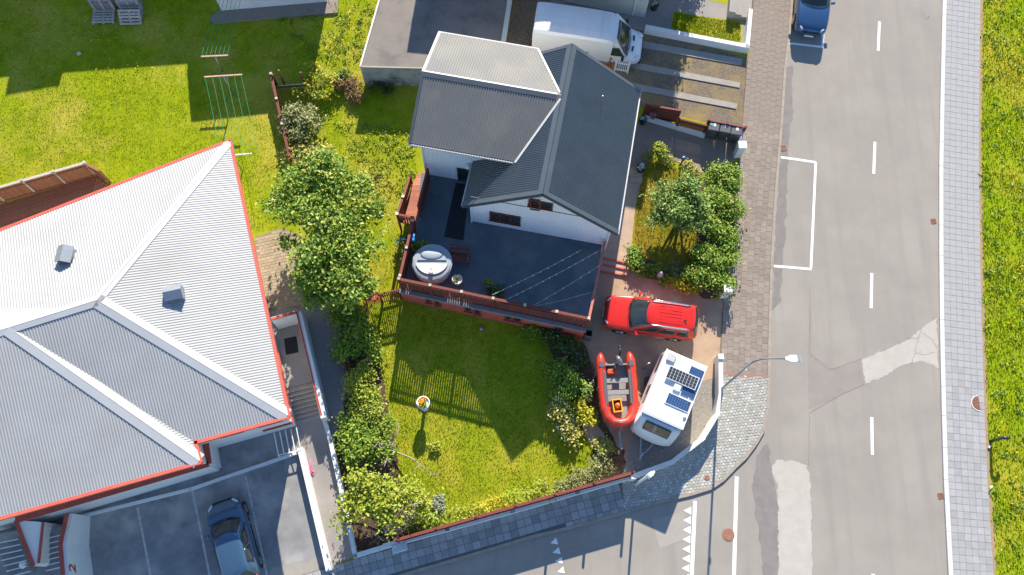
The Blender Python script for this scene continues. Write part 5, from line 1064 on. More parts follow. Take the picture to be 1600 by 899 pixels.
bl2 = P(993, 758); e2 = PZ(1021, 738, bl2.z + 4.9); lamp('lower street lamp with white head above the slate pavement', bl2, 4.6, e2, .62, m_whitep, .3)
def bins():
    for k, (px, py, lb) in enumerate(((1108.5, 211.5, 'grey wheelie bin with round sticker on its lid beside the red fence'), (1126, 214.5, 'middle grey wheelie bin with a blue and white sticker'), (1143, 218, 'grey wheelie bin with white sticker next to the white post wall'))):
        t = thing('wheelie_bin', lb, 'bin', G(P(px, py, .0) + Vector((0, .0, 0))), 'wheelie bins in the forecourt'); t.rotation_euler = (0, 0, -.2)
        b = B(); b.hexa([Vector(p) for p in ((-.22, -.22, .05), (.22, -.22, .05), (.22, .22, .05), (-.22, .22, .05))], [Vector(p) for p in ((-.28, -.32, .98), (.28, -.32, .98), (.28, .30, .98), (-.28, .30, .98))]); o = b.build('body', m_binp, t, False, False); bevel(o, .03, 2)
        b = B(); b.hexa([Vector(p) for p in ((-.30, -.36, .98), (.30, -.36, .98), (.30, .32, .99), (-.30, .32, .99))], [Vector(p) for p in ((-.27, -.33, 1.03), (.27, -.33, 1.03), (.27, .30, 1.09), (-.27, .30, 1.09))]); o = b.build('lid', m_binp, t, False, False); bevel(o, .02, 2)
        b = B(); b.tube([(-.24, .38, .99), (.24, .38, .99)], .02, 6); b.build('handle', m_blackp, t, False, False)
        b = B(); b.box((.02, -.02, 1.067), (.14, .17, .012), Matrix.Rotation(.094, 3, 'X')); b.build('sticker', m_petalw, o, False, False)
        if k < 2: b = B(); b.box((-.15 if k == 0 else .02, -.02, 1.075), (.11, .12, .012), Matrix.Rotation(.094, 3, 'X')); b.build('sticker', mat('sticker_blue' if k else 'sticker_teal', (.05, .12, .45) if k else (.1, .45, .42)), o, False, False)
        for s_ in (-1, 1): b = B(); b.lathe((s_ * .24, .26, .11), [(.1, -.03), (.1, .03)], 12, Matrix.Rotation(math.pi / 2, 3, 'Y')); b.build('wheel', m_tyre, t, False, False)
bins()
def tcl(label, cpx, h, half_, d, lines, target):
    base = P(*cpx); t = thing('clothes_line', label, 'clothesline', base)
    b = B(); b.tube([(0, 0, 0), (0, 0, h)], .035, 8); b.build('post', m_steel, t, True, False)
    d = Vector((*d, 0)).normalized(); b = B(); b.bar(Vector((0, 0, h)) - d * half_, Vector((0, 0, h)) + d * half_, .07, .06); b.build('crossbar', mat('faded_pink_wood', (.60, .36, .28), (.5, .3, .23), 5), t, False, False)
    for k in range(lines):
        o_ = Vector((0, 0, h + .04)) + d * (-half_ + 2 * half_ * (k + .15) / (lines - .7)); e_ = o_ + target
        b = B(); b.tube([o_, (o_ + e_) / 2 - Vector((0, 0, .12)), e_], .011, 5); b.build('cord', mat('green_cord', (.02, .30, .12)), t, False, False)
    return t
b0, b1, b2 = P(352, 119), P(365, 149), P(379, 268)
tcl('clothes post with green cords running towards the white roof', (365, 149), 1.75, .98, (1, .09), 6, Vector((b2.x - b1.x + .35, b2.y - b1.y, b2.z - b1.z)))
tcl('second clothes post with pink crossbar in the shaded grass', (352, 119), 1.75, .70, (1, .07), 7, Vector((.6, 5.5, .6)))
t = thing('clothes_post', 'pale clothes post crossbar beside the white roof corner', 'clothesline', b2); b = B(); b.tube([(0, 0, 0), (0, 0, 1.7)], .035, 8); b.build('post', m_steel, t, True, False); b = B(); b.bar((-.95, -.12, 1.7), (.95, .10, 1.7), .06, .06); b.build('crossbar', m_whitep, t, False, False)
# pallets
def pallet(pos, rz, z, label, group, tilt=(0, 0)):
    t = thing('pallet', label, 'pallet', G(pos, z), group); t.rotation_euler = (math.atan(SL) + tilt[0], tilt[1], rz)
    for k in range(5): b = B(); b.box((0, -.34 + .17 * k, .13), (1.2, .11, .022)); b.build('slat', m_greyw, t, False, False)
    for k in (-1, 0, 1):
        b = B(); b.box((k * .53, 0, .108), (.11, .80, .02)); b.build('cross_board', m_greyw, t, False, False)
        b = B(); b.box((k * .53, 0, .01), (.11, .80, .02)); b.build('cross_board', m_greyw, t, False, False)
        for j in (-1, 0, 1): b = B(); b.box((k * .53, j * .34, .059), (.11, .11, .078)); b.build('block', m_greyw, t, False, False)
pallet(P(163, 28), .06, 0, 'single weathered pallet lying upside down on the grass', 'pallets'); 
ORD = ['bottom', 'second lowest', 'third lowest', 'fourth lowest', 'fifth lowest', 'topmost']
for k in range(6): pallet(P(166, 8), .05, .145 * k, ORD[k] + ' pallet of the open slatted stack on the grass', 'pallets')
for k in range(5): pallet(P(206, 6), .05, .145 * k, (ORD[:4] + ORD[5:])[k] + ' pallet of the flat topped stack on the grass', 'pallets')
for k in range(2): pallet(P(207, 21), .05, .145 * k, ['lower', 'upper'][k] + ' pallet of the low pair under the leaning pallet', 'pallets')
pallet(P(206, 30), .04, .16, 'pale brown pallet leaning against the low stack', 'pallets', (.6, 0))
bx = thing('litter', 'small white carton lying on the shaded grass', 'litter', P(124, 85)); b = B(); b.box((0, 0, .05), (.2, .13, .1), Matrix.Rotation(.5, 3, 'Z')); o = b.build('carton', m_petalw, bx, False, False)
# hot tub
tu = thing('hot_tub', 'round pale grey hot tub with a folding lid on the terrace', 'hot tub', PZ(677, 420, ZT)); Rt = .98
m_tub = mat('tub_shell', (.50, .49, .49), (.45, .44, .45), 3, .45); m_lidshade = mat('tub_lid_shaded', (.28, .335, .375), (.25, .30, .34), 3, .4); m_lidsun = mat('tub_lid_sunlit', (.60, .59, .55), (.54, .52, .42), 2.2, .45)  # blue-grey lid carries the shade in its colour, pale flap the sunlight
b = B(); b.lathe((0, 0, 0), [(Rt * .9, 0), (Rt * .95, .3), (Rt, .72), (Rt, .78), (Rt * .93, .80)], 40); b.build('shell', m_tub, tu, True, False)
b = B(); b.lathe((0, 0, .80), [(Rt * .96, -.02), (Rt * .95, .05), (Rt * .86, .08), (.02, .09)], 40); b.build('lid', m_lidshade, tu, False, False)
def halfdisc(a0, a1, r, z0, z1, ch, y0):
    pts = [(r * math.cos(a), r * math.sin(a) * ch + y0) for a in np.linspace(a0, a1, 20)]; q = B(); q.prism(pts, z0, z1); return q
halfdisc(math.pi * 1.08, math.pi * 1.92, .80, .885, .97, .92, .06).build('lid_flap', m_lidsun, tu, False, False)
halfdisc(math.pi * .05, math.pi * .95, .72, .885, .95, .82, -.02).build('lid_flap', m_lidshade, tu, False, False)
b = B(); b.bar((.02, -.12, 1.0), (-.02, -.62, 1.0), .10, .07); b.lathe((-.02, -.60, .96), [(.11, 0), (.11, .09), (.06, .12)], 14); b.build('lid_handle', m_lidsun, tu, True, False)
b = B(); b.blob((-.02, .34, .97), (.40, .40, .05), 18, 6, Matrix.Diagonal((1.35, .62, 1))); b.build('lid_dome', m_lidshade, tu, True, False)
for x, y in ((-.42, -.78), (.32, -.82), (-.58, -.66), (.18, -.86)): b = B(); b.box((x, y, .90), (.05, .16, .07)); b.build('latch', m_greyp, tu, False, False)
# garden bench
be = thing('garden_bench', 'dark red slatted garden chair beside the hot tub', 'chair', PZ(718, 403, ZT)); be.rotation_euler = (0, 0, -.10)
for k in range(5): b = B(); b.box((-.36 + .18 * k, .20, .62 + 0), (.12, .42, .025), Matrix.Rotation(-.75, 3, 'X')); b.build('back_slat', m_redwood, be, False, False)
for k in range(3): b = B(); b.box((0, -.02 - .15 * k, .42), (.9, .12, .03)); b.build('seat_slat', m_redwood, be, False, False)
b = B(); b.bar((-.5, .36, .80), (.5, .36, .80), .06, .06); b.bar((-.5, .05, .46), (.5, .05, .46), .06, .05); b.build('crest_rail', m_redwood, be, False, False)
for k in (-1, 1):
    b = B(); b.bar((k * .47, -.42, .60), (k * .47, .22, .60), .08, .04); b.build('arm', m_redwood, be, False, False)
    for y in (-.38, .1): b = B(); b.box((k * .47, y, .30), (.06, .06, .60)); b.build('leg', m_redwood, be, False, False)
rg = thing('terrace_mat', 'long black rubber runner on the dark terrace', 'mat', PZ(716, 332, ZT + .008)); q = [PZ(712, 286, ZT), PZ(734, 290, ZT), PZ(724, 376, ZT), PZ(694, 370, ZT)]
b = B(); b.prism([(p.x, p.y) for p in q], ZT + .002, ZT + .016); b.build('sheet', m_mat, rg)
# string lights over the terrace
cb = thing('string_lights', 'strings of small bulbs stretched over the terrace', 'string lights', PZ(850, 430, ZT))
for (x0, y0), (x1_, y1_), nbul in (((769, 461), (908, 391), 12), ((792, 468), (936, 392), 14), ((833, 478), (941, 412), 8), ((838, 478), (923, 457), 0)):
    p, q = PZ(x0, y0, ZT + 1.36), PZ(x1_, y1_, ZT + 1.9 if y1_ < 400 else ZT + 1.0); pts = [p.lerp(q, k / 8) - Vector((0, 0, .14 * math.sin(math.pi * k / 8))) for k in range(9)]
    b = B(); b.tube(pts, .009, 5); o = b.build('cable', m_greyw, cb)
    for k in range(nbul):
        f_ = (k + .5) / nbul * 8; i = int(f_); c = pts[i].lerp(pts[i + 1], f_ - i); b = B(); b.blob(c - Vector((0, 0, .03)), (.035, .035, .04), 6, 4); b.build('bulb', m_petalw if k % 4 else mat('bulb_blue', (.1, .35, .6)), o)
def tape(name, label, a, c, m, z=0): 
    t = thing(name, label, 'tool', PZ(*a, z)); b = B(); b.tube([PZ(*a, z), PZ(*c, z)], .045, 8); b.build('handle', m, t, True); b = B(); b.box(PZ(*c, z), (.1, .14, .08)); b.build('head', m, t); return t
tape('garden_brush', 'turquoise brush leaning by the ramp fence', (618, 377), (632, 373), mat('turquoise_plastic', (.02, .42, .55), rough_=.4), .9); tape('garden_brush', 'bright blue brush on the terrace fence rail', (647, 366), (646, 374), mat('bright_blue_plastic', (.01, .22, .60), rough_=.4), 2.8)
ck = thing('rain_barrel', 'square black open bin at the terrace wall corner', 'bin', G(P(918, 527))); ck.rotation_euler = (0, 0, -.15)
for s_, d in (((.36, .03, .7), (0, .17, .35)), ((.36, .03, .7), (0, -.17, .35)), ((.03, .31, .7), (.165, 0, .35)), ((.03, .31, .7), (-.165, 0, .35))): b = B(); b.box(d, s_); b.build('side', m_greyp, ck, False, False)
b = B(); b.box((0, 0, .2), (.30, .31, .02)); b.build('inside', m_dark, ck, False, False)
dp = thing('vent_pipe', 'dark curved vent pipe standing in the grass verge', 'pipe', P(1547, 690)); tp_ = [(0, 0, 0), (0, .0, .9)] + [(.17 - .17 * math.cos(a), 0, .9 + .17 * math.sin(a)) for a in np.linspace(.3, math.pi, 8)]
b = B(); b.tube(tp_, .075, 10); b.build('pipe', mat('dark_green_steel', (.02, .035, .04), rough_=.3), dp, True, False)
for i, (px, py) in enumerate(((1547, 698), (1549, 761))): t = thing('litter', ['white scrap of paper at the verge by the vent pipe', 'small white scrap on the verge further along'][i], 'litter', P(px, py, .1)); b = B(); b.box((0, 0, 0), (.2 - .05 * i, .10, .03), Matrix.Rotation(.5, 3, 'Z')); b.build('scrap', m_petalw, t, False, False)
bw = thing('ball', 'small lilac ball on the shaded lawn', 'ball', P(752, 514, .09)); b = B(); b.blob((0, 0, 0), (.09, .09, .09), 12, 8); b.build('ball_skin', mat('lilac', (.45, .32, .60), rough_=.4), bw, True, False)
cc = thing('covered_box', 'pale blue lidded utility box at the slate pavement wall', 'cabinet', G(P(627, 857), .08)); cc.rotation_euler = (0, 0, .26); b = B(); b.box((0, 0, .3), (.62, .32, .6)); o = b.build('cabinet', m_cvg, cc, False, False); bevel(o, .05, 2); b = B(); b.box((0, 0, .63), (.68, .38, .07)); o = b.build('lid', m_cvg, cc, False, False); bevel(o, .02)
hs = thing('hose', 'pink hose coil against the parking wall', 'hose', G(P(483, 740))); b = B(); b.tube([(0, .9, .05), (.05, .3, .05), (.10, 0, .04), (.22, -.08, .04), (.25, .08, .04), (.1, .1, .04)], .035, 7); b.build('tube', mat('pink_hose', (.55, .10, .28), rough_=.5), hs, True, False)
gl = thing('garden_light', 'small dark bollard light by the front lawn', 'lamp', G(P(1063, 259))); b = B(); b.tube([(0, 0, 0), (0, 0, .7)], .05, 8); b.build('post', m_brownw, gl, True, False); b = B(); b.lathe((0, 0, .7), [(.08, 0), (.13, .06), (.12, .14), (.03, .17)], 12); b.build('cap', m_navy, gl, True, False)
ow = thing('garden_ornament', 'small grey white garden figure among the border plants', 'ornament', G(P(1030, 433))); b = B(); b.blob((0, 0, .22), (.17, .17, .22), 12, 6); b.blob((.0, 0, .50), (.11, .11, .11), 10, 6); b.build('figure', m_kerb, ow, True, False)
by = thing('rubble_sack', 'dark sack lying beside the caravan', 'sack', P(1013, 599)); b = B(); b.blob((0, 0, .14), (.26, .26, .16), 12, 6, Matrix.Diagonal((.9, 1.2, 1))); b.build('sack', m_darkw, by, True, False)
wp = thing('water_tap', 'silver standpipe between the boat and the caravan', 'tap', P(1006, 577)); b = B(); b.tube([(0, 0, 0), (0, 0, .9), (.1, .05, 1.0), (.15, .05, .9)], .045, 8); b.build('pipe', m_steel, wp, True, False)
# ------------------------------------------------------------------ planting
def leaves(name, pts, nrm, size, m, parent, asp=.62, kind=None):
    n = len(pts); pts = np.asarray(pts); nrm = nrm / (np.linalg.norm(nrm, axis=1, keepdims=True) + 1e-9)
    r = rng.normal(size=(n, 3)); a = np.cross(nrm, r); a /= np.linalg.norm(a, axis=1, keepdims=True) + 1e-9; c = np.cross(nrm, a)
    s = size * rng.uniform(.6, 1.3, (n, 1)); w = s * asp * .5
    V = np.stack([pts - a * s * .5, pts + c * w + nrm * s * .14, pts + a * s * .5 - nrm * s * .10, pts - c * w + nrm * s * .14], 1).reshape(-1, 3)
    if parent is not None: V = V - np.array(wloc(parent))
    i = np.arange(n) * 4; Fc = np.stack([i, i + 1, i + 2, i, i + 2, i + 3], 1).reshape(-1)
    me = bpy.data.meshes.new(name); me.vertices.add(n * 4); me.vertices.foreach_set('co', V.reshape(-1)); me.loops.add(n * 6); me.loops.foreach_set('vertex_index', Fc)
    me.polygons.add(n * 2); me.polygons.foreach_set('loop_start', np.arange(n * 2) * 3); me.update(calc_edges=True); me.validate(); me.materials.append(m)
    o = bpy.data.objects.new(name, me); link(o, parent)
    if kind: o['kind'] = kind
    return o
def crown_pts(blobs, n, clump=.28, shell=.55):
    vol = np.array([bl[3] * bl[4] * bl[5] for bl in blobs]) ** .72; cnt = rng.multinomial(n, vol / vol.sum()); PT = []; NR = []
    for bl, k in zip(blobs, cnt):
        c = np.array(bl[:3]); R_ = np.array(bl[3:6]); nc = max(3, int(k / 22))
        d = rng.normal(size=(nc, 3)); d /= np.linalg.norm(d, axis=1, keepdims=True); d[:, 2] = np.where(d[:, 2] < -.35, -d[:, 2], d[:, 2])
        cc = d * (shell + (1 - shell) * rng.random((nc, 1)) ** .6) * rng.uniform(.8, 1.12, (nc, 1)); ii = rng.integers(0, nc, k); cr_ = clump * rng.uniform(.6, 1.3, (nc, 1))
        p = cc[ii] * R_ + rng.normal(size=(k, 3)) * cr_[ii] * np.array([1, 1, .55]); PT.append(c + p)
        NR.append(cc[ii] * .5 + rng.normal(size=(k, 3)) * .5 + np.array([0, 0.25, .85]))
    return np.concatenate(PT), np.concatenate(NR)
def plant(name, label, cat, base, blobs, n, size, m, group=None, trunk=True, tr=.07, clump=.28, flowers=None, crown='crown', asp=.62, shell=.55):
    # blobs: (px, py, height of centre, rx, ry, rz)
    W_ = []
    for px, py, h, rx, ry, rz_ in blobs: q = P(px, py, h); W_.append((q.x, q.y, q.z, rx, ry, rz_))
    W0 = W_; W_ = []
    for w in W0:                 # break every lobe into uneven smaller ones
        W_.append((*w[:3], w[3] * .74, w[4] * .74, w[5] * .80))
        for k in range(5):
            a = random.uniform(0, 6.28); r_ = random.uniform(.55, 1.0); q = random.uniform(.30, .55); W_.append((w[0] + math.cos(a) * w[3] * r_, w[1] + math.sin(a) * w[4] * r_, w[2] + random.uniform(-.5, .45) * w[5], w[3] * q, w[4] * q, w[5] * q))
    b0_ = P(*base) if len(base) == 2 else Vector(base)
    t = thing(name, label, cat, b0_, group)
    p, nr = crown_pts(W_, n, clump, shell); zmin = SL * p[:, 1] + .03; p[:, 2] = np.maximum(p[:, 2], zmin)
    cr_ = leaves(crown, p, nr, size, m, t, asp)
    if trunk:
        b = B()
        for i, w in enumerate(W0):
            c = Vector(w[:3]); mid = b0_.lerp(c, .45) + Vector((random.uniform(-.15, .15), random.uniform(-.15, .15), .1)); b.tube([b0_ - Vector((0, 0, .05)), mid, c + Vector((0, 0, w[5] * .4))], [tr, tr * .6, tr * .2], 6)
            for k in range(5):
                e_ = c + Vector((random.uniform(-1, 1) * w[3], random.uniform(-1, 1) * w[4], random.uniform(-.2, .8) * w[5])) * .85; s_ = mid.lerp(c, random.uniform(.1, .8)); b.tube([s_, s_.lerp(e_, .55) + Vector((0, 0, .08)), e_], [tr * .4, tr * .25, tr * .08], 5)
        b.build('trunk', m_trunk, t, True)
    if flowers:
        fm_, fn, fs = flowers; pf, nf_ = crown_pts([(w[0], w[1], w[2] + .04, w[3] * 1.02, w[4] * 1.02, w[5] * 1.05) for w in W_], fn, .08, .97); pf[:, 2] = np.maximum(pf[:, 2], SL * pf[:, 1] + .05); k = 4
        pp = np.repeat(pf, k, 0) + rng.normal(size=(fn * k, 3)) * fs * .3; leaves('flowers', pp, np.repeat(nf_, k, 0), fs, fm_, cr_, .8, 'stuff')
    return t
plant('tree', 'tall leafy tree beside the side lawn above the brick path', 'tree', (508, 335), [(460, 295, 2.8, 1.05, .9, .8), (500, 270, 3.2, 1.0, .8, .8), (540, 300, 3.2, 1.2, .9, .8), (480, 330, 3.1, 1.1, 1.0, .9), (520, 340, 3.4, 1.2, .9, 1.0), (565, 335, 3.1, .75, .6, .6), (590, 332, 2.9, .35, .28, .3), (435, 318, 2.7, .5, .5, .5)], 7200, .20, m_leaftree, 'trees along the side of the garden', True, .13, .26)
plant('tree', 'bushy tree between the brick path and the terrace', 'tree', (520, 440), [(500, 385, 3.2, 1.1, .9, .9), (545, 385, 3.2, 1.1, .8, .9), (490, 425, 3.1, .95, .8, .8), (535, 430, 3.2, 1.2, 1.0, .9), (560, 455, 2.8, .75, .7, .7), (500, 462, 2.7, .8, .6, .7), (448, 375, 2.7, .5, .3, .3)], 6600, .20, m_leaftree, 'trees along the side of the garden', True, .13, .26)
plant('shrub', 'shrub with reddish and yellow leaves at the end of the red fence', 'shrub', (480, 240), [(468, 238, .6, .6, .55, .5), (492, 248, .7, .75, .6, .55), (505, 240, .6, .5, .4, .4)], 1500, .16, m_leafpink, None, True, .04, .2)
plant('shrub', 'pale variegated round bush beside the red fence', 'shrub', (468, 190), [(458, 178, .8, .65, .7, .6), (482, 190, .8, .65, .75, .65), (462, 205, .7, .7, .55, .5)], 2600, .15, m_leafvar, None, True, .05, .16)
plant('shrub', 'yellow flowered bush beside the dark board fence', 'shrub', (492, 128), [(495, 115, .6, .6, .4, .5), (476, 138, .45, .4, .4, .35), (500, 150, .4, .6, .35, .3), (512, 125, .5, .5, .3, .4)], 1700, .12, m_leaflime, None, True, .03, .15, (m_petaly, 60, .09))
plant('grass_clump', 'straw coloured ornamental grass clump by the garage wall', 'grass', (545, 140), [(540, 132, .3, .9, .28, .25), (555, 150, .25, .5, .3, .25)], 1400, .22, leafmat('straw', [(.42, .27, .13), (.52, .35, .18), (.30, .24, .08)], .2), None, False, .03, .12, asp=.2)
plant('shrub', 'small green shrub at the foot of the stained garage wall', 'shrub', (590, 140), [(588, 138, .3, .55, .3, .3), (608, 140, .25, .3, .25, .25), (530, 120, .35, .5, .3, .3)], 900, .12, m_leafdark, None, False, .03, .12)
HP = [('dark leafy hedge shrub next to the arched red gate', (552, 505), [(540, 490, .9, .6, .6, .7), (556, 515, .9, .65, .7, .7), (545, 545, .8, .55, .6, .6)], 2500, m_leafmid, (m_petalw, 12, .07)),
      ('hedge shrub with small pink flowers at the lawn edge', (566, 545), [(568, 532, .6, .4, .6, .45), (578, 560, .45, .35, .5, .35)], 1000, m_leafmid, (m_petalp, 26, .06)),
      ('bright hedge shrub above the red alley fence', (566, 610), [(560, 595, .8, .65, .6, .6), (578, 620, .7, .6, .7, .55), (565, 640, .75, .65, .6, .6)], 2600, m_leaflime, None),
      ('green hedge shrub spreading over the white wall corner', (570, 680), [(555, 672, .8, .7, .6, .55), (585, 675, .7, .7, .6, .5), (560, 700, .9, .75, .55, .55), (592, 705, .7, .6, .5, .5)], 3000, m_leafmid, None)]
for lb, bs_, bl, n_, m_, fl in HP: plant('hedge_shrub', lb, 'shrub', bs_, [(x, y, h, rx * 1.1, ry * 1.2, rz_) for x, y, h, rx, ry, rz_ in bl], int(n_ * 1.4), .145, m_, 'hedge beside the alley', True, .05, .2, fl)
plant('tree', 'small straggly tree with bare twigs at the street corner of the garden', 'tree', (600, 835), [(570, 755, 1.5, .75, .55, .5), (600, 768, 1.6, .9, .6, .55), (560, 790, 1.5, .75, .5, .5), (610, 800, 1.7, .9, .65, .55), (640, 770, 1.4, .8, .5, .45), (655, 800, 1.2, .7, .5, .45), (535, 815, 1.4, .35, .2, .2)], 4300, .17, m_leaflime, None, True, .09, .24)
def twigs(label, base, targets, n, spread):
    t = thing('bare_branches', label, 'branches', P(*base)); b = B(); b0_ = P(*base)
    for px, py, h in targets:
        e_ = P(px, py, h); m1 = b0_.lerp(e_, .5) + Vector((random.uniform(-.2, .2), random.uniform(-.2, .2), .25)); b.tube([b0_, m1, e_], [.05, .032, .012], 5)
        for k in range(n):
            s_ = m1.lerp(e_, random.uniform(0, 1)); f_ = s_ + Vector((random.uniform(-1, 1), random.uniform(-1, .6), random.uniform(-.15, .5))) * spread; b.tube([s_, s_.lerp(f_, .5) + Vector((0, 0, .05)), f_], [.018, .012, .006], 4)
            for j in range(2): q = s_.lerp(f_, random.uniform(.4, .9)); b.tube([q, q + Vector((random.uniform(-1, 1), random.uniform(-1, 1), random.uniform(-.1, .4))) * spread * .4], [.010, .004], 4)
    b.build('twig', m_twig, t, True)
twigs('pale bare twigs poking out of the straggly corner tree', (612, 845), [(575, 800, 1.5), (600, 790, 2.0), (630, 790, 2.1), (655, 785, 1.9), (640, 820, 1.4), (585, 830, 1.2), (615, 815, 1.8), (670, 770, 1.5)], 7, .62)
twigs('thin bare twigs sticking out of the hedge over the lawn', (600, 700), [(590, 690, 1.5), (615, 690, 1.2), (625, 665, .9), (680, 745, .9), (600, 730, 1.4)], 5, .45)
plant('shrub', 'silvery leaved plant beside the street fence', 'shrub', (687, 798), [(686, 795, .3, .32, .4, .25)], 500, .16, m_leafsilver, None, False, .03, .1)
plant('shrub', 'soft green shrub under the bare corner twigs', 'shrub', (655, 820), [(650, 822, .4, .7, .35, .35), (668, 810, .4, .5, .4, .35)], 1200, .13, m_leafmid, None, False, .03, .14)
LS = [((715, 805), [(705, 808, .3, .55, .3, .28), (728, 800, .3, .5, .3, .25)], m_leaflime, 'lime shrub beside the silvery plant'), ((765, 790), [(755, 795, .3, .5, .28, .26), (780, 788, .3, .5, .28, .25)], m_leafyel, 'yellowish shrub in the middle of the street bed'), ((830, 770), [(815, 778, .4, .5, .35, .3), (845, 766, .4, .55, .4, .32)], m_leaflime, 'rounded lime green shrub along the street fence'), ((885, 755), [(872, 760, .3, .4, .3, .25), (895, 750, .3, .45, .3, .25)], m_leafvar, 'pale greyish shrub by the red street fence'), ((930, 735), [(915, 742, .35, .5, .35, .3), (940, 725, .35, .5, .4, .3)], m_leafvar, 'spreading grey green shrub near the boat trailer'), ((935, 700), [(945, 698, .3, .4, .35, .25)], m_leafpink, 'rusty tinged shrub beside the pink stone slab')]
for bs_, bl, m_, lb in LS: plant('bed_shrub', lb, 'shrub', bs_, bl, 850, .12, m_, 'shrubs along the street fence', False, .03, .12)
ES = [((875, 535), [(860, 525, .5, .55, .45, .45), (885, 540, .5, .5, .45, .45)], m_leafdark, 'dark shrub with white flecks against the red terrace wall', (m_petalw, 16, .07), 1500), ((880, 590), [(868, 580, .6, .55, .6, .55), (892, 590, .6, .55, .6, .5), (878, 612, .5, .55, .45, .45)], m_leafmid, 'big dark green shrub between lawn and boat', None, 2300), ((905, 565), [(905, 562, .3, .35, .4, .25)], m_leafdark, 'low plant with pink flowers by the boat stern', (m_petalp, 14, .08), 500), ((912, 610), [(913, 612, .35, .35, .4, .3)], m_leafblue, 'blue green broad leaved plant beside the boat', None, 500), ((880, 650), [(872, 640, .5, .5, .5, .45), (885, 665, .45, .5, .5, .4), (892, 682, .35, .4, .35, .3)], m_leafpink, 'sunlit rose shrub with cream and pink blooms', (m_petalw, 30, .07), 2200), ((908, 645), [(905, 640, .4, .38, .4, .35), (918, 655, .35, .38, .35, .3)], m_leafyel, 'golden leaved shrub next to the boat bow', None, 1000), ((840, 517), [(835, 515, .5, .4, .25, .35)], m_leafmid, 'climbing plant on the red terrace wall', None, 500)]
for bs_, bl, m_, lb, fl, n_ in ES: plant('border_shrub', lb, 'shrub', bs_, bl, n_, .14, m_, 'shrubs between lawn and boat', False, .03, .14, fl)
plant('tree', 'round grey green tree on the dry front lawn', 'tree', (1062, 345), [(1040, 310, 1.6, .75, .7, .65), (1075, 300, 1.8, .85, .7, .7), (1060, 335, 1.7, .9, .7, .75), (1090, 320, 1.5, .6, .7, .6), (1032, 335, 1.4, .5, .55, .5), (1078, 350, 1.3, .6, .45, .5)], 6000, .16, m_leafblue, None, True, .09, .2)
RH = [((1128, 275), [(1125, 272, .8, .7, .6, .55), (1140, 290, .8, .5, .6, .55)], 'rose hedge bush next to the white gate pier'), ((1130, 320), [(1120, 312, .9, .6, .55, .55), (1140, 325, .85, .5, .6, .55)], 'rose hedge bush touching the round tree'), ((1125, 365), [(1115, 355, .8, .6, .55, .55), (1138, 368, .8, .5, .6, .5)], 'rose hedge bush along the brown pavement'), ((1122, 405), [(1108, 398, .75, .6, .5, .5), (1132, 408, .75, .55, .55, .5)], 'rose hedge bush at the dry lawn corner'), ((1115, 438), [(1095, 428, .65, .55, .45, .45), (1120, 440, .7, .6, .45, .45)], 'rose hedge bush behind the yellow shrub')]
for bs_, bl, lb in RH: plant('rose_hedge', lb, 'hedge', bs_, [(x, y, h, rx * 1.12, ry * 1.2, rz_) for x, y, h, rx, ry, rz_ in bl], 4200, .13, m_leafmid, 'rose hedge along the front pavement', True, .05, .17, (m_petalp, 5, .09))
plant('shrub', 'bright yellow flowering shrub overhanging the driveway', 'shrub', (1068, 450), [(1058, 442, .35, .45, .25, .25), (1080, 453, .35, .5, .28, .25)], 1100, .11, m_leafyel, None, False, .03, .12, (m_petaly, 60, .08))
plant('shrub', 'pale spiky shrub at the lower edge of the dry lawn', 'shrub', (1062, 425), [(1060, 422, .35, .4, .3, .3)], 600, .16, m_leafvar, None, False, .03, .1, asp=.25)
plant('shrub', 'leafy border plants beside the brick red steps', 'shrub', (995, 410), [(990, 398, .35, .3, .3, .3), (995, 415, .35, .4, .35, .28), (1012, 425, .25, .5, .3, .22), (1040, 436, .2, .5, .2, .18)], 1800, .13, m_leafmid, None, False, .03, .12)
plant('shrub', 'round bright green shrub in the forecourt bed', 'shrub', (1031, 240), [(1031, 238, .45, .38, .38, .35)], 900, .12, m_leaflime, None, True, .04, .1)
plant('shrub', 'low mixed plants edging the forecourt', 'shrub', (1070, 255), [(1045, 250, .12, .5, .25, .12), (1075, 258, .14, .4, .25, .14), (1088, 268, .15, .3, .25, .14), (1012, 246, .15, .25, .25, .14)], 1100, .10, m_leafpink, None, False, .03, .1)
def pot(label, base, r, h, m, leafm, n, fl=None, ped=0, cat='flower pot', z=None):
    t = thing('flower_pot', label, cat, base)
    b = B(); b.lathe((0, 0, ped), [(r * .7, 0), (r * .9, h * .6), (r, h), (r * .86, h), (r * .82, h - .08), (.02, h - .08)], 22); b.build('pot', m, t, True, False)
    if ped: b = B(); b.lathe((0, 0, 0), [(.2, 0), (.2, .06), (.09, .14), (.08, ped - .1), (.16, ped + .01)], 16); b.build('pedestal', m, t, True, False)
    w = Vector(base); p, nr = crown_pts([(w.x, w.y, w.z + ped + h, r * .72, r * .72, r * .35)], n, r * .22, .3); o = leaves('foliage', p, nr, .10, leafm, t)
    if fl: pf, nf_ = crown_pts([(w.x, w.y, w.z + ped + h + .05, r * .7, r * .7, r * .4)], fl[1], r * .15, .4); leaves('flowers', pf, nf_, .10, fl[0], t, .9)
    return t
pot('white pot of orange flowers on a pedestal in the lawn', P(664, 637), .33, .35, m_whitep, m_leafmid, 120, (m_petalo, 120), .75)
pot('grey pot of dark soil beside the hot tub', PZ(715, 441, ZT), .26, .40, m_kerb, m_leafdark, 50); pot('grey pot with a small green plant on the terrace', PZ(762, 445, ZT), .26, .34, m_greyp, m_leafmid, 260)
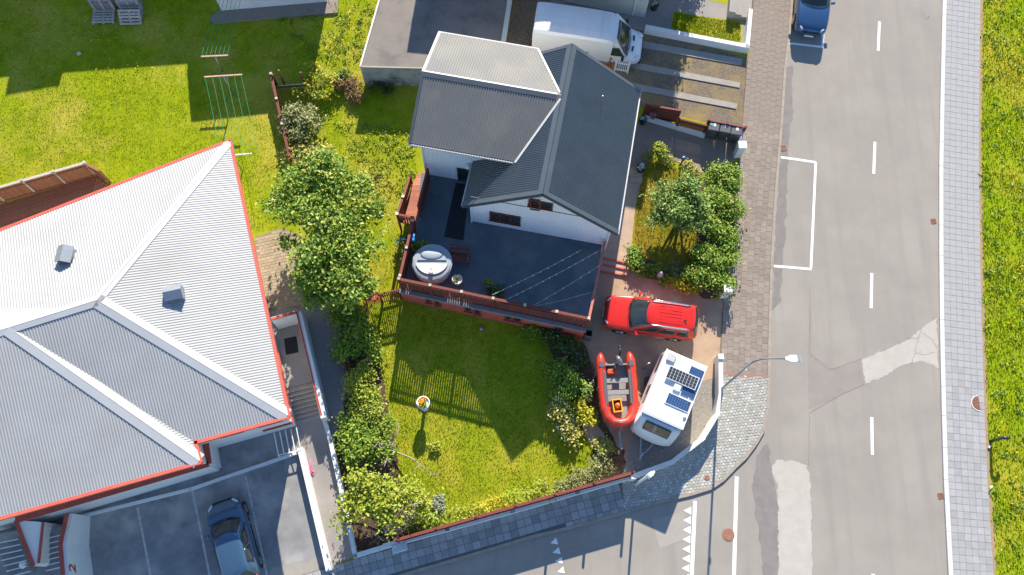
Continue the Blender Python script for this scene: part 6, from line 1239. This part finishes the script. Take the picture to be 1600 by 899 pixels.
pot('dark pot of white flowers beside the house path', P(1000, 268), .24, .45, m_blackp, m_leafvar, 120, (m_petalw, 160)); pot('pot of white flowers at the end of the drive fence', P(1003, 192), .22, .35, m_blackp, m_leafsilver, 160, (m_petalw, 40)); pot('hanging pot of pale flowers on the drive fence', P(1020, 184, .6), .18, .25, m_brownw, m_leafvar, 90, (m_petalp, 40)); pot('pot of pale hydrangeas by the cream house wall', P(1021, 14), .24, .4, m_blackp, m_leafdark, 160, (m_petalw, 120))
plant('shrub', 'green plant growing on the terrace behind the hot tub', 'shrub', PZ(655, 385, ZT), [(655, 384, 1.5, .35, .3, .25)], 500, .12, m_leafmid, None, False, .03, .1)
plant('shrub', 'low green plant at the foot of the terrace fence', 'shrub', PZ(775, 458, ZT), [(775, 457, 1.6, .35, .25, .22)], 450, .12, m_leafdark, None, False, .03, .1)
plant('shrub', 'pale leafy plants below the ramp end fence', 'shrub', (632, 385), [(630, 380, .4, .3, .4, .35), (628, 400, .3, .2, .4, .25)], 600, .11, m_leafvar, None, False, .03, .1)
plant('shrub', 'small sprig of leaves on the sunny lawn', 'shrub', (682, 703), [(680, 702, .15, .28, .22, .15)], 160, .13, m_leaflime, None, False, .03, .08)
plant('tree', 'pointed conifer beyond the small neighbouring lawn', 'tree', (1080, -45), [(1080, -45, .9, .9, .9, .9), (1080, -47, 2.0, .6, .6, .9), (1080, -48, 3.0, .3, .3, .9)], 2200, .14, m_leafdark, None, True, .08, .15)
# grass blades, too many to count
def blades(name, label, poly, n, hgt, m, holes=(), dens=None, h0=0.0, keep=None):
    xs = np.array([p[0] for p in poly]); ys = np.array([p[1] for p in poly]); X_ = rng.uniform(xs.min(), xs.max(), n * 2); Y_ = rng.uniform(ys.min(), ys.max(), n * 2)
    if dens: X_, Y_ = (lambda k: (X_[k], Y_[k]))(dens(X_, Y_) > rng.random(n * 2))
    ok = inpoly(X_, Y_, poly)
    for h_ in holes: ok &= ~inpoly(X_, Y_, h_)
    X_ = X_[ok][:n]; Y_ = Y_[ok][:n]; k = len(X_); Z_ = SL * Y_ + h0
    a = rng.uniform(0, 6.283, k); hh = hgt * rng.uniform(.5, 1.4, k); w = hh * .16 + .012; lx = rng.normal(0, .5, k) * hh; ly = rng.normal(0, .5, k) * hh
    V = np.stack([np.stack([X_ - np.cos(a) * w, Y_ - np.sin(a) * w, Z_], 1), np.stack([X_ + np.cos(a) * w, Y_ + np.sin(a) * w, Z_], 1), np.stack([X_ + lx, Y_ + ly, Z_ + hh], 1)], 1).reshape(-1, 3)
    me = bpy.data.meshes.new(name); me.vertices.add(k * 3); me.vertices.foreach_set('co', V.reshape(-1)); me.loops.add(k * 3); me.loops.foreach_set('vertex_index', np.arange(k * 3)); me.polygons.add(k); me.polygons.foreach_set('loop_start', np.arange(k) * 3); me.update(calc_edges=True); me.materials.append(m)
    o = bpy.data.objects.new(name, me); link(o); tag(o, label, 'grass', kind='stuff'); return o
def wavy(s, ph, lo=.15):
    return lambda x, y: np.clip(.5 + .5 * np.sin(x * s + 1.7 * np.sin(y * s * .7 + ph)) * np.sin(y * s * 1.3 + 2 * np.sin(x * s * .6)), 0, 1) * (1 - lo) + lo
nw = pix([(-60, -30), (600, -30), (565, 100), (650, 140), (650, 230), (650, 270), (618, 420), (600, 465), (555, 470), (470, 350), (395, 365), (360, 225), (0, 360), (-60, 385)])
hl = [pix([(335, 40), (530, 24), (540, -40), (320, -40)])]
blades('grass_blades', 'tufty uneven grass of the upper plots', nw, 70000, .042, m_blade, hl, wavy(.9, .4, .35)); blades('grass_blades', 'short mown grass of the garden lawn', pix([(580, 492), (606, 630), (634, 800), (662, 832), (935, 735), (862, 540), (905, 535), (640, 470)]), 30000, .045, m_blade, (), wavy(1.3, 2, .5), .006)
vp = [p for p in wKRo[1:-1]] + pix([(1640, 905), (1640, -10)]); vp = [Vector((p.x + (.2 if i < len(wKRo) - 2 else 0), p.y, 0)) for i, p in enumerate(vp)]
blades('grass_blades', 'long bright grass along the pale pavement', vp, 34000, .085, m_blade, (), wavy(1.1, 1, .4), .03); blades('grass_blades', 'sparse dry grass of the front lawn', pix([(994, 252), (1045, 258), (1090, 292), (1088, 425), (992, 398)]), 5000, .05, leafmat('dry_blades', [(.38, .27, .04), (.28, .22, .025), (.20, .20, .02)], .3), (), None, .006)
blades('grass_blades', 'bright grass of the small neighbouring lawn', pix([(1054, 20), (1158, 36), (1156, 74), (1047, 53)]), 4000, .06, m_blade, (), None, .011)
def dots(name, label, poly, n, m, s, h):
    xs = [p[0] for p in poly]; ys = [p[1] for p in poly]; X_ = rng.uniform(min(xs), max(xs), n * 3); Y_ = rng.uniform(min(ys), max(ys), n * 3); ok = inpoly(X_, Y_, poly) & (wavy(.8, 3, .08)(X_, Y_) > rng.random(n * 3)); X_ = X_[ok][:n]; Y_ = Y_[ok][:n]
    p = np.stack([X_, Y_, SL * Y_ + h], 1); o = leaves(name, np.repeat(p, 2, 0) + rng.normal(size=(len(p) * 2, 3)) * .01, np.tile([[0, 0, 1.]], (len(p) * 2, 1)) + rng.normal(size=(len(p) * 2, 3)) * .2, s, m, None, .9); tag(o, label, 'flowers', kind='stuff')
dots('dandelions', 'yellow dandelions scattered in the verge grass', vp, 420, m_petaly, .075, .15); dots('dandelions', 'yellow dandelions in the upper grass plots', pix([(0, 0), (560, 0), (560, 100), (300, 110), (0, 110)]), 260, m_petaly, .07, .10)
wd = pix([(400, 0), (590, 10), (560, 95), (540, 110), (490, 100)]); 
def weeds(name, label, poly, n, m, s, h):
    xs = [p[0] for p in poly]; ys = [p[1] for p in poly]; X_ = rng.uniform(min(xs), max(xs), n * 3); Y_ = rng.uniform(min(ys), max(ys), n * 3); ok = inpoly(X_, Y_, poly); X_ = X_[ok][:n]; Y_ = Y_[ok][:n]; k = 14
    p = np.repeat(np.stack([X_, Y_, SL * Y_ + h], 1), k, 0) + rng.normal(size=(len(X_) * k, 3)) * np.array([.11, .11, .03]); o = leaves(name, p, rng.normal(size=p.shape) * .5 + np.array([0, 0, 1.]), s, m, None, .5); tag(o, label, 'weeds', kind='stuff')
weeds('weed_clumps', 'clumps of darker weeds in the grass by the garage', wd, 90, m_leafmid, .12, .07); weeds('weed_clumps', 'weedy clumps in the lawn beside the house wing', pix([(520, 190), (650, 200), (650, 280), (600, 330), (560, 260)]), 120, m_leaflime, .12, .06); weeds('weed_clumps', 'broad leaved weeds in the verge', vp, 160, m_leafmid, .14, .10)
